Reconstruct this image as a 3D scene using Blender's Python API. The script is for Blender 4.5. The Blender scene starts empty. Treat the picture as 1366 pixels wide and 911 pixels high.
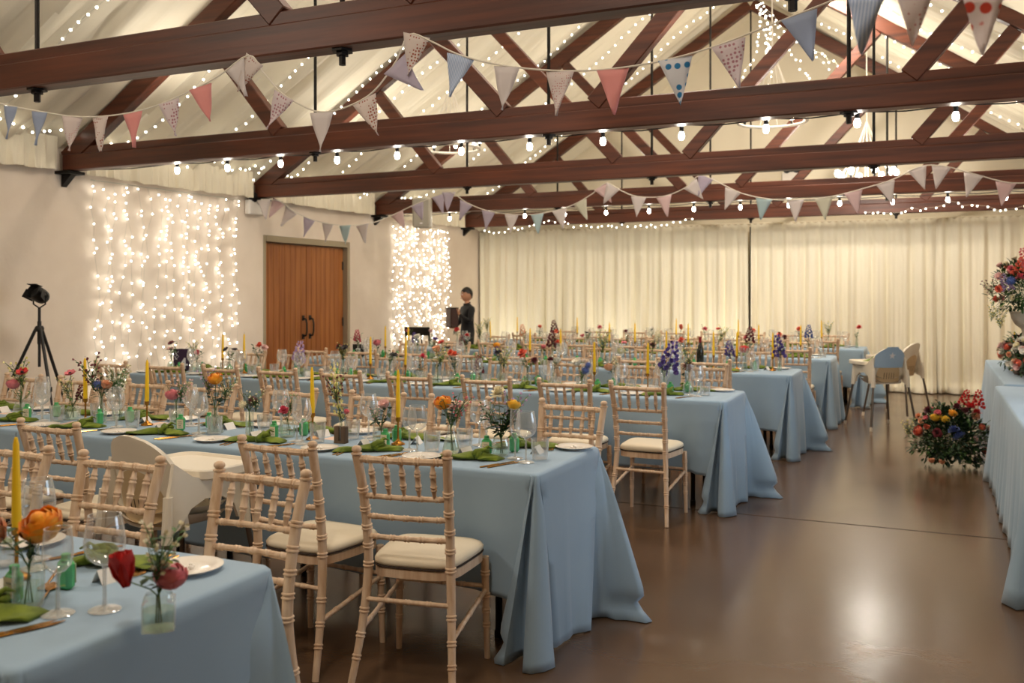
import bpy, math, random
from math import sin, cos, pi, radians, sqrt, atan2
from mathutils import Vector, Matrix, Euler
rnd = random.Random(7)
S = bpy.context.scene
C = S.collection
TAU = 2 * pi

# ------------------------------------------------------------------ materials
def s2l(c):
    return tuple(((x / 255) / 12.92 if x / 255 <= .04045 else ((x / 255 + .055) / 1.055) ** 2.4) for x in c)

def new_mat(name):
    m = bpy.data.materials.new(name); m.use_nodes = True
    nt = m.node_tree; nt.nodes.clear()
    out = nt.nodes.new('ShaderNodeOutputMaterial')
    return m, nt, out

def mat(name, col, rough=.5, metal=0, col2=None, scale=8, stretch=(1, 1, 1), detail=4, bump=0, bscale=None, sheen=0, spec=.5, rvar=0, trans=0, lo=.35, hi=.65, coat=0, sss=0):
    """principled material whose colour wanders between col and col2 with a noise in object space"""
    m, nt, out = new_mat(name)
    b = nt.nodes.new('ShaderNodeBsdfPrincipled')
    nt.links.new(b.outputs[0], out.inputs[0])
    b.inputs['Roughness'].default_value = rough
    b.inputs['Metallic'].default_value = metal
    b.inputs['Specular IOR Level'].default_value = spec
    b.inputs['Sheen Weight'].default_value = sheen
    b.inputs['Coat Weight'].default_value = coat
    c1 = (*s2l(col), 1)
    b.inputs['Base Color'].default_value = c1
    if col2 or bump or rvar:
        tc = nt.nodes.new('ShaderNodeTexCoord'); mp = nt.nodes.new('ShaderNodeMapping')
        mp.inputs['Scale'].default_value = stretch
        nt.links.new(tc.outputs['Object'], mp.inputs[0])
        nz = nt.nodes.new('ShaderNodeTexNoise'); nz.inputs['Scale'].default_value = scale; nz.inputs['Detail'].default_value = detail
        nt.links.new(mp.outputs[0], nz.inputs['Vector'])
        if col2:
            r = nt.nodes.new('ShaderNodeValToRGB')
            r.color_ramp.elements[0].position = lo; r.color_ramp.elements[1].position = hi
            r.color_ramp.elements[0].color = c1; r.color_ramp.elements[1].color = (*s2l(col2), 1)
            nt.links.new(nz.outputs[0], r.inputs[0]); nt.links.new(r.outputs[0], b.inputs['Base Color'])
        if rvar:
            mr = nt.nodes.new('ShaderNodeMapRange')
            mr.inputs[3].default_value = max(0, rough - rvar); mr.inputs[4].default_value = rough + rvar
            mr.inputs[1].default_value = .3; mr.inputs[2].default_value = .7
            nt.links.new(nz.outputs[0], mr.inputs[0]); nt.links.new(mr.outputs[0], b.inputs['Roughness'])
        if bump:
            bn = nt.nodes.new('ShaderNodeBump'); bn.inputs['Strength'].default_value = bump; bn.inputs['Distance'].default_value = .02
            src = nz
            if bscale:
                src = nt.nodes.new('ShaderNodeTexNoise'); src.inputs['Scale'].default_value = bscale; src.inputs['Detail'].default_value = 5
                nt.links.new(mp.outputs[0], src.inputs['Vector'])
            nt.links.new(src.outputs[0], bn.inputs['Height']); nt.links.new(bn.outputs[0], b.inputs['Normal'])
    if trans:
        t = nt.nodes.new('ShaderNodeBsdfTranslucent'); t.inputs[0].default_value = c1
        mx = nt.nodes.new('ShaderNodeMixShader'); mx.inputs[0].default_value = trans
        nt.links.new(b.outputs[0], mx.inputs[1]); nt.links.new(t.outputs[0], mx.inputs[2]); nt.links.new(mx.outputs[0], out.inputs[0])
    return m

def thin_glass(name, tint=(1, 1, 1), edge=.75, base=.05, edge_white=.3):
    m, nt, out = new_mat(name)
    lw = nt.nodes.new('ShaderNodeLayerWeight'); lw.inputs[0].default_value = .35
    mr = nt.nodes.new('ShaderNodeMapRange'); mr.inputs[3].default_value = base; mr.inputs[4].default_value = edge
    pw = nt.nodes.new('ShaderNodeMath'); pw.operation = 'POWER'; pw.inputs[1].default_value = 1.25
    nt.links.new(lw.outputs['Facing'], pw.inputs[0]); nt.links.new(pw.outputs[0], mr.inputs[0])
    t = nt.nodes.new('ShaderNodeBsdfTransparent'); t.inputs[0].default_value = (*tint, 1)
    g = nt.nodes.new('ShaderNodeBsdfGlossy'); g.inputs['Roughness'].default_value = .09; g.inputs[0].default_value = (.95, .95, .95, 1)
    mx = nt.nodes.new('ShaderNodeMixShader')
    df = nt.nodes.new('ShaderNodeBsdfDiffuse'); df.inputs[0].default_value = (.9, .9, .88, 1)  # white diffuse, strongest at the edges, stands in for glass sparkle
    gm = nt.nodes.new('ShaderNodeMixShader'); gm.inputs[0].default_value = edge_white
    nt.links.new(g.outputs[0], gm.inputs[1]); nt.links.new(df.outputs[0], gm.inputs[2])
    nt.links.new(mr.outputs[0], mx.inputs[0]); nt.links.new(t.outputs[0], mx.inputs[1]); nt.links.new(gm.outputs[0], mx.inputs[2])
    nt.links.new(mx.outputs[0], out.inputs[0])
    return m

def emit(name, col, strength, sample=True):
    m, nt, out = new_mat(name)
    e = nt.nodes.new('ShaderNodeEmission'); e.inputs[0].default_value = (*col, 1); e.inputs[1].default_value = strength
    nt.links.new(e.outputs[0], out.inputs[0])
    if not sample:
        m.cycles.emission_sampling = 'NONE'
    return m

def dots_mat(name, base, dot, scale, size, base2=None):
    """printed cotton: base cloth with voronoi dots / sprigs"""
    m, nt, out = new_mat(name)
    b = nt.nodes.new('ShaderNodeBsdfPrincipled'); b.inputs['Roughness'].default_value = .85
    tc = nt.nodes.new('ShaderNodeTexCoord')
    v = nt.nodes.new('ShaderNodeTexVoronoi'); v.inputs['Scale'].default_value = scale; v.inputs['Randomness'].default_value = .35
    nt.links.new(tc.outputs['Object'], v.inputs['Vector'])
    r = nt.nodes.new('ShaderNodeValToRGB'); r.color_ramp.elements[0].position = size; r.color_ramp.elements[1].position = size + .06
    r.color_ramp.elements[0].color = (*s2l(dot), 1); r.color_ramp.elements[1].color = (*s2l(base), 1)
    nt.links.new(v.outputs['Distance'], r.inputs[0]); nt.links.new(r.outputs[0], b.inputs['Base Color'])
    t = nt.nodes.new('ShaderNodeBsdfTranslucent'); nt.links.new(r.outputs[0], t.inputs[0]); mx = nt.nodes.new('ShaderNodeMixShader'); mx.inputs[0].default_value = .35
    nt.links.new(b.outputs[0], mx.inputs[1]); nt.links.new(t.outputs[0], mx.inputs[2]); nt.links.new(mx.outputs[0], out.inputs[0])
    return m

def stripes_mat(name, a, bcol, scale):
    m, nt, out = new_mat(name)
    b = nt.nodes.new('ShaderNodeBsdfPrincipled'); b.inputs['Roughness'].default_value = .85
    tc = nt.nodes.new('ShaderNodeTexCoord'); w = nt.nodes.new('ShaderNodeTexWave'); w.inputs['Scale'].default_value = scale
    nt.links.new(tc.outputs['Object'], w.inputs['Vector'])
    r = nt.nodes.new('ShaderNodeValToRGB'); r.color_ramp.elements[0].color = (*s2l(a), 1); r.color_ramp.elements[1].color = (*s2l(bcol), 1)
    r.color_ramp.elements[0].position = .45; r.color_ramp.elements[1].position = .55
    nt.links.new(w.outputs[0], r.inputs[0]); nt.links.new(r.outputs[0], b.inputs['Base Color']); nt.links.new(b.outputs[0], out.inputs[0])
    return m

M = {}
M['wall'] = mat('limewashed_plaster', (244, 230, 214), .9, col2=(232, 216, 198), scale=1.4, bump=.55, bscale=3.2)
M['wall_plain'] = mat('cream_wall', (218, 205, 180), .9)
M['floor'] = mat('polished_concrete', (86, 63, 45), .21, col2=(102, 78, 57), scale=1.1, detail=12, rvar=.025, bump=.012, bscale=60, lo=.25, hi=.8, spec=.6)
M['joint'] = mat('joint_filler', (48, 38, 30), .7)
M['fabric'] = mat('ceiling_fabric', (238, 228, 205), .8, trans=.0, sheen=.1)
M['curtain'] = mat('cream_curtain', (250, 243, 222), .75, sheen=.2)
M['timber'] = mat('stained_timber', (56, 25, 13), .45, col2=(106, 52, 28), scale=3, stretch=(.35, 6, 6), detail=8, bump=.12, lo=.3, hi=.75)
M['iron'] = mat('black_iron', (26, 21, 18), .5, metal=.6)
M['chair'] = mat('limewashed_beech', (204, 168, 134), .5, col2=(232, 206, 178), scale=9, stretch=(6, 6, .7), detail=6, lo=.3, hi=.7)
M['pad'] = mat('ivory_seat_pad', (226, 212, 186), .75, sheen=.15)
M['pad_under'] = mat('dark_piping', (60, 46, 38), .8)
M['cloth'] = mat('blue_linen', (142, 167, 189), .78, col2=(149, 174, 195), scale=2.5, detail=3, sheen=.25, bump=.03, bscale=300)
M['dark_leg'] = mat('dark_steel', (34, 30, 28), .45, metal=.7)
M['ply'] = mat('plywood', (150, 110, 70), .6, col2=(130, 92, 58), scale=4, stretch=(1, 8, 1))
M['plastic'] = mat('white_plastic', (236, 226, 208), .38)
M['plastic_in'] = mat('shaded_plastic', (205, 178, 138), .45)  # tan tone stands in for shade on the white plastic
M['steel'] = mat('grey_tube_steel', (120, 108, 98), .35, metal=.8)
M['china'] = mat('white_china', (240, 232, 222), .2, coat=.4)
M['gold'] = mat('gold_cutlery', (196, 142, 74), .22, metal=1)
M['brass'] = mat('aged_brass', (176, 122, 52), .32, metal=1)
M['wax'] = mat('yellow_wax', (255, 206, 24), .5)
M['wick'] = mat('wick', (60, 50, 40), .9)
M['velvet'] = mat('olive_velvet', (80, 98, 8), .8, col2=(118, 134, 22), scale=22, sheen=.12, detail=3)
M['glass'] = thin_glass('clear_glass', (.975, .975, .97), .95, .13, .5)
M['glass_stem'] = thin_glass('solid_glass', (.95, .95, .94), .95, .34, .5)
M['vglass'] = thin_glass('vase_glass', (.94, .97, .94), .9, .12, .4)
M['water'] = thin_glass('vase_water', (.88, .95, .89), .4, .06)
M['gglass'] = mat('green_bottle_glass', (84, 184, 112), .15, coat=.6)
M['capg'] = mat('green_cap', (72, 170, 100), .35)
M['label'] = mat('cream_label', (232, 220, 186), .7)
M['ink'] = mat('ink', (40, 34, 34), .7)
M['paper'] = mat('white_card', (236, 230, 222), .7)
M['pinkpaper'] = mat('pale_pink_card', (232, 200, 184), .7)
M['black'] = mat('black_matt', (18, 17, 18), .5)
M['slate'] = mat('grey_slate_card', (50, 50, 56), .6)
M['purple'] = mat('aubergine_sign', (58, 36, 66), .4)
M['white_ink'] = mat('white_lettering', (240, 236, 240), .6)
M['door'] = mat('oak_door', (178, 112, 54), .5, col2=(152, 88, 40), scale=3, stretch=(8, 8, .4), detail=6)
M['frame'] = mat('door_frame_paint', (170, 156, 130), .7)
M['stem'] = mat('stem_green', (70, 104, 44), .6)
M['leaf'] = mat('leaf_green', (58, 92, 40), .55, col2=(84, 122, 58), scale=30)
M['leafdark'] = mat('leaf_dark', (34, 58, 32), .55, col2=(52, 80, 44), scale=30)
M['euc'] = mat('eucalyptus', (72, 100, 84), .6, col2=(58, 84, 68), scale=20)
M['brown'] = mat('dried_seedhead', (112, 88, 66), .8)
FL = {'orange': ((250, 150, 10), (255, 182, 40)), 'peach': ((236, 164, 122), (246, 190, 150)), 'pink': ((222, 110, 122), (236, 140, 146)), 'hotpink': ((214, 60, 96), (226, 84, 110)),
      'red': ((204, 26, 30), (224, 52, 44)), 'coral': ((232, 96, 66), (240, 130, 96)), 'burgundy': ((98, 16, 30), (126, 26, 42)), 'dark': ((34, 22, 36), (52, 30, 52)),
      'white': ((244, 238, 224), (250, 246, 236)), 'yellow': ((250, 190, 24), (252, 206, 70)), 'purple': ((86, 68, 150), (112, 90, 172)), 'blue': ((66, 88, 160), (96, 120, 186)),
      'cream': ((240, 228, 190), (246, 238, 210)), 'palepink': ((240, 196, 190), (246, 214, 206)), 'lilac': ((190, 160, 200), (206, 180, 214)), 'lemon': ((226, 214, 130), (236, 226, 160))}
for k, (a, b) in FL.items():
    M['fl_' + k] = mat('petal_' + k, a, .6, col2=b, scale=60, sheen=.2)
M['eye'] = mat('flower_eye', (24, 20, 26), .7)
WARM = (1, .84, .6)
M['bulb'] = emit('warm_fairy_bulb', (1, .95, .82), 12.5)
M['bulb2'] = emit('warm_roof_bulb', (1, .93, .76), 9, False)
M['festoon'] = emit('festoon_bulb', (1, .93, .80), 45)
M['lamp'] = emit('chandelier_bulb', (1, .95, .86), 60)
M['wire'] = mat('clear_wire', (200, 196, 180), .4)
M['cable'] = mat('black_cable', (20, 18, 18), .6)
M['skin'] = mat('skin', (206, 150, 118), .5)
M['hair'] = mat('black_hair', (18, 13, 11), .45)
M['shirt'] = mat('black_shirt', (16, 16, 20), .8, sheen=.1)
M['brownbox'] = mat('brown_leather', (62, 34, 26), .5)
M['speaker'] = mat('grey_speaker', (196, 190, 176), .5)
M['grille'] = mat('speaker_grille', (178, 172, 158), .7)
M['rope'] = mat('white_rope', (232, 224, 210), .8)
M['urn'] = mat('stone_urn', (206, 196, 180), .8, col2=(190, 178, 160), scale=20)
M['moss'] = mat('dark_wood_trough', (70, 46, 34), .7)
M['wineglass'] = mat('dark_bottle', (14, 20, 14), .12, coat=.6)
M['foil'] = mat('red_foil', (130, 18, 26), .35, metal=.4)
M['oldwood'] = mat('weathered_wood', (120, 98, 76), .8, col2=(92, 72, 56), scale=8, stretch=(6, 6, .6))
M['blueback'] = mat('blue_cushion', (168, 196, 222), .8)

# ------------------------------------------------------------------ mesh builder
class MB:
    def __init__(s):
        s.v = []; s.f = []; s.m = []; s.mi = 0
    def add(s, vs, fs):
        b = len(s.v); s.v.extend([tuple(p) for p in vs])
        for f in fs:
            s.f.append([b + i for i in f]); s.m.append(s.mi)
        return s
    def box(s, c, d, r=0, rot=None):
        hx, hy, hz = d[0] / 2, d[1] / 2, d[2] / 2
        r = min(r, hx * .95, hy * .95, hz * .95)
        vs = []; idx = {}
        for sx in (-1, 1):
            for sy in (-1, 1):
                for sz in (-1, 1):
                    for a in range(3 if r > 0 else 1):
                        k = [hx, hy, hz]
                        if r > 0:
                            for q in range(3):
                                if q != a: k[q] -= r
                        idx[(sx, sy, sz, a)] = len(vs); vs.append(Vector((sx * k[0], sy * k[1], sz * k[2])))
        g = lambda x, y, z, a: idx[(x, y, z, a if r > 0 else 0)]
        fs = []
        for t in (-1, 1):
            q = [[(t, -1, -1), (t, 1, -1), (t, 1, 1), (t, -1, 1)], [(-1, t, -1), (-1, t, 1), (1, t, 1), (1, t, -1)], [(-1, -1, t), (1, -1, t), (1, 1, t), (-1, 1, t)]]
            for a in range(3):
                f = [g(*p, a) for p in q[a]]
                fs.append(f if t > 0 else f[::-1])
        if r > 0:
            for a in range(3):
                b, c2 = [x for x in range(3) if x != a]
                for tb in (-1, 1):
                    for tc in (-1, 1):
                        p0 = [0] * 3; p0[b] = tb; p0[c2] = tc; p1 = list(p0); p0[a] = -1; p1[a] = 1
                        fs.append([g(*p0, b), g(*p1, b), g(*p1, c2), g(*p0, c2)])
            for x in (-1, 1):
                for y in (-1, 1):
                    for z in (-1, 1):
                        fs.append([g(x, y, z, 0), g(x, y, z, 1), g(x, y, z, 2)])
        c = Vector(c)
        vs = [c + (rot @ p if rot else p) for p in vs]
        return s.add(vs, fs)
    def tube(s, path, rad, n=8, cap=True, flat=1.0):
        P = [Vector(p) for p in path]; k = len(P)
        if not hasattr(rad, '__len__'): rad = [rad] * k
        up = None; vs = []
        for i in range(k):
            t = (P[min(i + 1, k - 1)] - P[max(i - 1, 0)]).normalized()
            if up is None:
                up = Vector((0, 0, 1)) if abs(t.z) < .9 else Vector((0, 1, 0))
            a = t.cross(up).normalized(); b = a.cross(t).normalized(); up = b
            for j in range(n):
                w = TAU * j / n
                vs.append(P[i] + a * (cos(w) * rad[i]) + b * (sin(w) * rad[i] * flat))
        fs = [[i * n + j, i * n + (j + 1) % n, (i + 1) * n + (j + 1) % n, (i + 1) * n + j] for i in range(k - 1) for j in range(n)]
        if cap:
            fs.append(list(range(n))[::-1]); fs.append([(k - 1) * n + j for j in range(n)])
        return s.add(vs, fs)
    def lathe(s, prof, n=16, c=(0, 0, 0), rot=None, sx=1, sy=1):
        vs = []; fs = []; c = Vector(c); k = len(prof)
        for (r, z) in prof:
            for j in range(n):
                w = TAU * j / n; p = Vector((r * cos(w) * sx, r * sin(w) * sy, z)); vs.append(c + (rot @ p if rot else p))
        for i in range(k - 1):
            for j in range(n):
                fs.append([i * n + j, i * n + (j + 1) % n, (i + 1) * n + (j + 1) % n, (i + 1) * n + j])
        if prof[0][0] > 1e-4: pass
        return s.add(vs, fs)
    def grid(s, fn, nu, nv, closeu=False):
        vs = [fn(i / (nu if closeu else nu - 1), j / (nv - 1)) for j in range(nv) for i in range(nu)]
        fs = []
        for j in range(nv - 1):
            for i in range(nu if closeu else nu - 1):
                a, b = i, (i + 1) % nu
                fs.append([j * nu + a, j * nu + b, (j + 1) * nu + b, (j + 1) * nu + a])
        return s.add(vs, fs)
    def prism(s, pts, z0, z1, M4=None):
        """polygon in xy extruded z0..z1"""
        n = len(pts); vs = [Vector((x, y, z0)) for x, y in pts] + [Vector((x, y, z1)) for x, y in pts]
        if M4: vs = [M4 @ p for p in vs]
        fs = [list(range(n))[::-1], [n + i for i in range(n)]] + [[i, (i + 1) % n, n + (i + 1) % n, n + i] for i in range(n)]
        return s.add(vs, fs)
    def ball(s, c, r, n=8, m=5, sz=1, rot=None):
        prof = [(max(1e-5, r * sin(pi * i / m)), -r * sz * cos(pi * i / m)) for i in range(m + 1)]
        return s.lathe(prof, n, c, rot)
    def mesh(s, name, mats, smooth=True, ang=.75):
        me = bpy.data.meshes.new(name); me.from_pydata(s.v, [], s.f)
        if not isinstance(mats, (list, tuple)): mats = [mats]
        for m in mats: me.materials.append(m)
        if len(mats) > 1: me.polygons.foreach_set('material_index', s.m)
        if smooth:
            me.polygons.foreach_set('use_smooth', [True] * len(me.polygons))
            me.set_sharp_from_angle(angle=ang)
        me.update()
        return me

def link(name, data, parent=None, loc=(0, 0, 0), rot=(0, 0, 0), scale=None, kind=None):
    o = bpy.data.objects.new(name, data); C.objects.link(o)
    o.location = loc; o.rotation_euler = rot
    if scale: o.scale = scale if hasattr(scale, '__len__') else (scale,) * 3
    if parent: o.parent = parent
    if kind: o['kind'] = kind
    return o

def tag(o, label, cat, group=None, kind=None):
    o['label'] = label; o['category'] = cat
    if group: o['group'] = group
    if kind: o['kind'] = kind
    return o

def struct(name, me, loc=(0, 0, 0), label=None):
    o = link(name, me, None, loc); o['kind'] = 'structure'
    if label: o['label'] = label
    return o

# a "spec" is a mesh or a list of (part name, mesh, loc, rot, children)
def inst(name, spec, loc, rot, label, cat, group=None, scale=None):
    """a fresh copy of a thing with copies of its parts and their sub-parts; mesh data is shared"""
    if not hasattr(rot, '__len__'): rot = (0, 0, rot)
    if isinstance(spec, bpy.types.Mesh):
        o = link(name, spec, None, loc, rot, scale)
    else:
        o = link(name, None, None, loc, rot, scale); o.empty_display_size = .1
        for p in spec: part(o, p)
    return tag(o, label, cat, group)

def part(parent, p):
    o = link(p[0], p[1], parent, p[2] if len(p) > 2 else (0, 0, 0), p[3] if len(p) > 3 else (0, 0, 0))
    for q in (p[4] if len(p) > 4 else []): part(o, q)
    return o

ORD = 'first second third fourth fifth sixth seventh eighth ninth tenth eleventh twelfth thirteenth fourteenth fifteenth sixteenth seventeenth eighteenth nineteenth twentieth'.split()

# ------------------------------------------------------------------ camera (calibrated from the photograph's vanishing points)
F, YAW, HOR, EYE = 1243.98, .42443, 391.6, 1.5028
cy_, sy_ = cos(YAW), sin(YAW)
def atY(px, py, Y):
    t = (px - 683) / F; d = Y / (sy_ * t + cy_); return cy_ * t * d - sy_ * d, EYE + (HOR - py) * d / F
def atX(px, py, X):
    t = (px - 683) / F; d = X / (cy_ * t - sy_); return sy_ * t * d + cy_ * d, EYE + (HOR - py) * d / F

cam = bpy.data.cameras.new('camera'); co = bpy.data.objects.new('camera', cam); C.objects.link(co)
co.location = (0, 0, EYE); co.rotation_euler = (pi / 2, 0, YAW)
cam.sensor_width = 36; cam.lens = F / 1366 * 36
cam.shift_y = -(455.5 - HOR) / 1366
cam.clip_start = .05; cam.clip_end = 100
cam.dof.use_dof = True; cam.dof.focus_distance = 4.3; cam.dof.aperture_fstop = 3.5
S.camera = co

# ------------------------------------------------------------------ the room
XL, XR, YB, YF = -7.65, 2.45, 15.8, -3.6
XC = -2.6; SL = .66; ZE = 2.92; ZR = ZE + SL * (XC - XL)
D0, D1, DZ = 9.36, 11.27, 2.24      # the doorway in the left wall

b = MB(); b.box((XC, (YB + YF) / 2, -.1), (XR - XL + .6, YB - YF + .6, .2))
struct('floor', b.mesh('floor', M['floor']))
b = MB(); b.box((-1.5, 6.44, .0006), (7.9, .012, .0012)); struct('trim_1', b.mesh('floor_joint', M['joint']), label='saw-cut joint across the concrete floor')

b = MB()
for (a, c, z0, z1) in ((YF, D0, 0, 3.05), (D1, YB, 0, 3.05), (D0, D1, DZ, 3.05)):
    b.box((XL - .175, (a + c) / 2, (z0 + z1) / 2), (.35, c - a, z1 - z0))
b.box((XL - .37, (D0 + D1) / 2, 1.5), (.04, 2.4, 3))
struct('wall_left', b.mesh('wall_left', M['wall']))
b = MB()
for (a, c, z0, z1) in ((YF, 4.35, 0, 3.1), (6.85, YB, 0, 3.1), (4.35, 6.85, 0, 1.05), (4.35, 6.85, 2.45, 3.1)): b.box((XR + .15, (a + c) / 2, (z0 + z1) / 2), (.3, c - a, z1 - z0))  # gap left for the assumed window
struct('wall_right', b.mesh('wall_right', M['wall']))
b = MB()
for y in (4.38, 5.2, 6.0, 6.82): b.box((XR + .12, y, 1.75), (.06, .06, 1.4), .005)
for z in (1.08, 1.75, 2.42): b.box((XR + .12, 5.6, z), (.05, 2.44, .05), .005)
o = struct('window_assumed_1', b.mesh('assumed_window_frame', M['frame']), label='assumed, unseen painted casement window in the wall opposite the doors')  # out of view, assumed from the bluish light on the cloth sides
b = MB(); b.box((XR + .12, 5.6, 1.75), (.006, 2.4, 1.36)); link('pane', b.mesh('pane', emit('assumed_daylight_glass', (.75, .87, 1), 2.0, False)), o)  # glowing pane added to stand in for the assumed daylight
for nm, y in (('wall_back', YB + .1), ('wall_front', YF - .1)):
    b = MB(); b.prism([(XL - .3, 0), (XR + .3, 0), (XR + .3, ZE), (XC, ZR + .1), (XL - .3, ZE)], -.1, .1, Matrix.Translation((0, y, 0)) @ Matrix.Rotation(pi / 2, 4, 'X'))
    struct(nm, b.mesh(nm, M['fabric'] if nm == 'wall_back' else M['wall_plain']))

# draped fabric ceiling: two pleated slopes, gathered to the ridge
def pleat(y, sd):
    return .016 * sin(y * 41 + sd) + .030 * sin(y * 23.3 + 2 * sd + 1.3 * sin(y * 1.7)) + .010 * sin(y * 67 + sd * 3) + .04 * sin(y * 9.1 + sd + sin(y * 2.3))
b = MB()
NY = 640
for side in (-1, 1):
    def fn(u, v, side=side):
        y = YF + (YB - YF) * u; x = v * 5.12
        z = ZR - SL * x - .10 * sin(pi * min(1, v * 1.0)) + pleat(y + .25 * v, side) * (.45 + .9 * v)
        return (XC + side * x, y, z)
    b.grid(fn, NY, 8)
b2 = MB()
me = b.mesh('ceiling', M['fabric']); struct('ceiling', me)

# gathered valance along both eaves, one length per bay
TY = [3.70, 6.35, 9.13, 11.85, 14.75]
bays = [(-3.5, .85), (1.05, TY[0] - .08)] + [(TY[i] + .14, TY[i + 1] - .08) for i in range(4)] + [(TY[4] + .14, 15.7)]
k = 2
for side in (-1, 1):
    for (a, c) in bays:
        b = MB()
        x0 = XL + .05 if side < 0 else XR - .05
        n = int((c - a) / .016)
        def fn(u, v, a=a, c=c, x0=x0, side=side):
            y = a + (c - a) * u
            w = .014 * sin(y * 62 + sin(y * 7)) + .016 * sin(y * 27 + 1) + .008 * sin(y * 111)
            sag = .018 * sin(pi * u) + .006 * sin(y * 19)
            return (x0 - side * (w * (.25 + .9 * v) + .05), y, 2.99 - v * (.315 + sag))
        b.grid(fn, n, 6)
        struct('trim_%d' % k, b.mesh('valance', M['fabric']), label='gathered cream fabric valance along the eaves'); k += 1

# double doors
b = MB()
b.box((XL - .06, D0 + .03, DZ / 2), (.12, .06, DZ), .005); b.box((XL - .06, D1 - .03, DZ / 2), (.12, .06, DZ), .005); b.box((XL - .06, (D0 + D1) / 2, DZ - .04), (.12, D1 - D0 - .12, .08), .005)
struct('trim_%d' % k, b.mesh('door_frame', M['frame']), label='painted frame of the wide doorway'); k += 1
hb = MB()
hb.tube([(0, 0, -.12), (.05, 0, -.11), (.062, 0, -.05), (.062, 0, .05), (.05, 0, .11), (0, 0, .12)], .012, 8)
hb.box((.004, 0, -.125), (.012, .05, .07), .003); hb.box((.004, 0, .125), (.012, .05, .07), .003)
handle = hb.mesh('handle', M['black'])
md = (D0 + D1) / 2 + .03
for i, (a, c) in enumerate(((D0 + .065, md - .004), (md + .004, D1 - .065))):
    b = MB(); n = 8; w = (c - a) / n
    for q in range(n):
        b.box((0, a + w * (q + .5), DZ / 2 - .04), (.05, w - .004, DZ - .1), .004)
    b.box((-.02, (a + c) / 2, DZ / 2 - .04), (.02, c - a, DZ - .1))
    o = struct('door_%d' % (i + 1), b.mesh('door_leaf', M['door']), (XL - .10, 0, 0), label='planked oak door leaf with a black pull handle')
    link('door_handle', handle, o, (.026, md - .075 if i == 0 else md + .075, 1.05))
    hg = MB(); hy = a + .02 if i == 0 else c - .02
    for z in (.35, 1.1, 1.9): hg.tube([(.03, hy, z - .06), (.03, hy, z + .06)], .012, 8)
    link('hinge', hg.mesh('hinge', M['black']), o)

# ------------------------------------------------------------------ roof trusses
def bar(b, p, q, w, d, y0=0, ext=0):
    """timber of width w (along y) and depth d from p to q in the xz plane"""
    p = Vector((p[0], 0, p[1])); q = Vector((q[0], 0, q[1])); t = (q - p).normalized(); L = (q - p).length
    c = (p + q) / 2; ang = atan2(t.z, t.x)
    b.box((c.x, y0, c.z), (L, w, d), .006, Matrix.Rotation(-ang, 3, 'Y'))
ZB = 2.68; BH = .215
def rz(x): return 2.70 + SL * (5.02 - abs(x - XC)) - .02    # centre line of the principal rafter
def half(sd):
    out = []
    r = MB(); bar(r, (XC + sd * 4.98, rz(XC + sd * 4.98) + .08), (XC + sd * .02, rz(XC) + .02), .105, .17); out.append(('rafter', r.mesh('rafter', M['timber'])))
    for (x0, x1) in ((.36, 1.99), (2.46, 3.25)):
        s_ = MB(); bar(s_, (XC + sd * x0, ZB + BH - .02), (XC + sd * x1, rz(XC + sd * x1) - .05), .09, .125); out.append(('strut', s_.mesh('strut', M['timber'])))
    return out
tb = MB()
tb.box((XC, 0, ZB + .075), (9.98, .13, .15), .008); tb.box((XC, .012, ZB + .185), (9.96, .10, .07), .006)
tie = tb.mesh('tie_beam', M['timber'])
halves = half(-1) + half(1)
def rod_part(x):
    top = rz(x) - .05
    r = MB(); r.tube([(x, 0, ZB + BH), (x, 0, top)], .013, 8)
    n = MB(); n.lathe([(.0, ZB - .075), (.018, ZB - .075), (.018, ZB - .03), (.032, ZB - .03), (.032, ZB - .012), (.055, ZB - .012), (.055, ZB), (0, ZB)], 6, (x, 0, 0))
    return ('tie_rod', r.mesh('tie_rod', M['iron']), (0, 0, 0), (0, 0, 0), [('nut', n.mesh('nut', M['iron']))])
rods = [rod_part(XC + q * 2.1) for q in (-1, 0, 1)]
cor = MB(); cor.box((XL + .09, 0, ZB - .02), (.18, .2, .03), .004); cor.prism([(0, 0), (.14, 0), (0, -.12)], -.03, .03, Matrix.Translation((XL + .01, 0, ZB - .03)) @ Matrix.Rotation(pi / 2, 4, 'X'))
corb = cor.mesh('wall_plate', M['iron'])
pur = []
tl = ['nearest the camera, crossing the upper corner', 'second from the camera, near bulbs hung under it', 'third from the camera, with rosy brown tie beam', 'fourth from the camera, behind the lit chandelier', 'farthest, just above the cream curtains']
for i, y in enumerate(TY):
    inst('roof_truss', [('tie_beam', tie)] + halves + rods + [('wall_plate', corb)], (0, y + .065, 0), 0, 'dark timber roof truss ' + tl[i], 'roof truss', 'timber roof trusses')

# ------------------------------------------------------------------ curtains on the back wall
def curtain(x0, x1, seed, label, y0=15.42):
    b = MB(); n = int((x1 - x0) / .017)
    def fn(u, v):
        x = x0 + (x1 - x0) * u; z = 2.63 * (1 - v)
        a = .016 + .034 * v
        w = a * sin(x * 33 + seed + .8 * sin(x * 2.1)) + a * .7 * sin(x * 19.5 + seed * 2 + .5 * v) + .6 * a * sin(x * 57 + seed * 1.7) + .03 * v * sin(x * 6.2 + seed)
        pud = max(0, v - .93) / .07
        return (x + .02 * v * sin(x * 9 + seed), y0 - w - .10 * pud * pud * (1 + .5 * sin(x * 5 + seed)), z + .012 * pud + (.012 * sin(x * 60) if v == 0 else 0))
    b.grid(fn, n, 26)
    me = b.mesh('curtain', M['curtain'], ang=3)
    o = link('curtain', me)
    md_ = o.modifiers.new('thick', 'SOLIDIFY'); md_.thickness = .004
    return tag(o, label, 'curtain', 'cream curtains along the back wall')
curtain(-7.62, -2.76, 1.0, 'long pleated cream curtain on the back wall behind the standing person')
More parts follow.
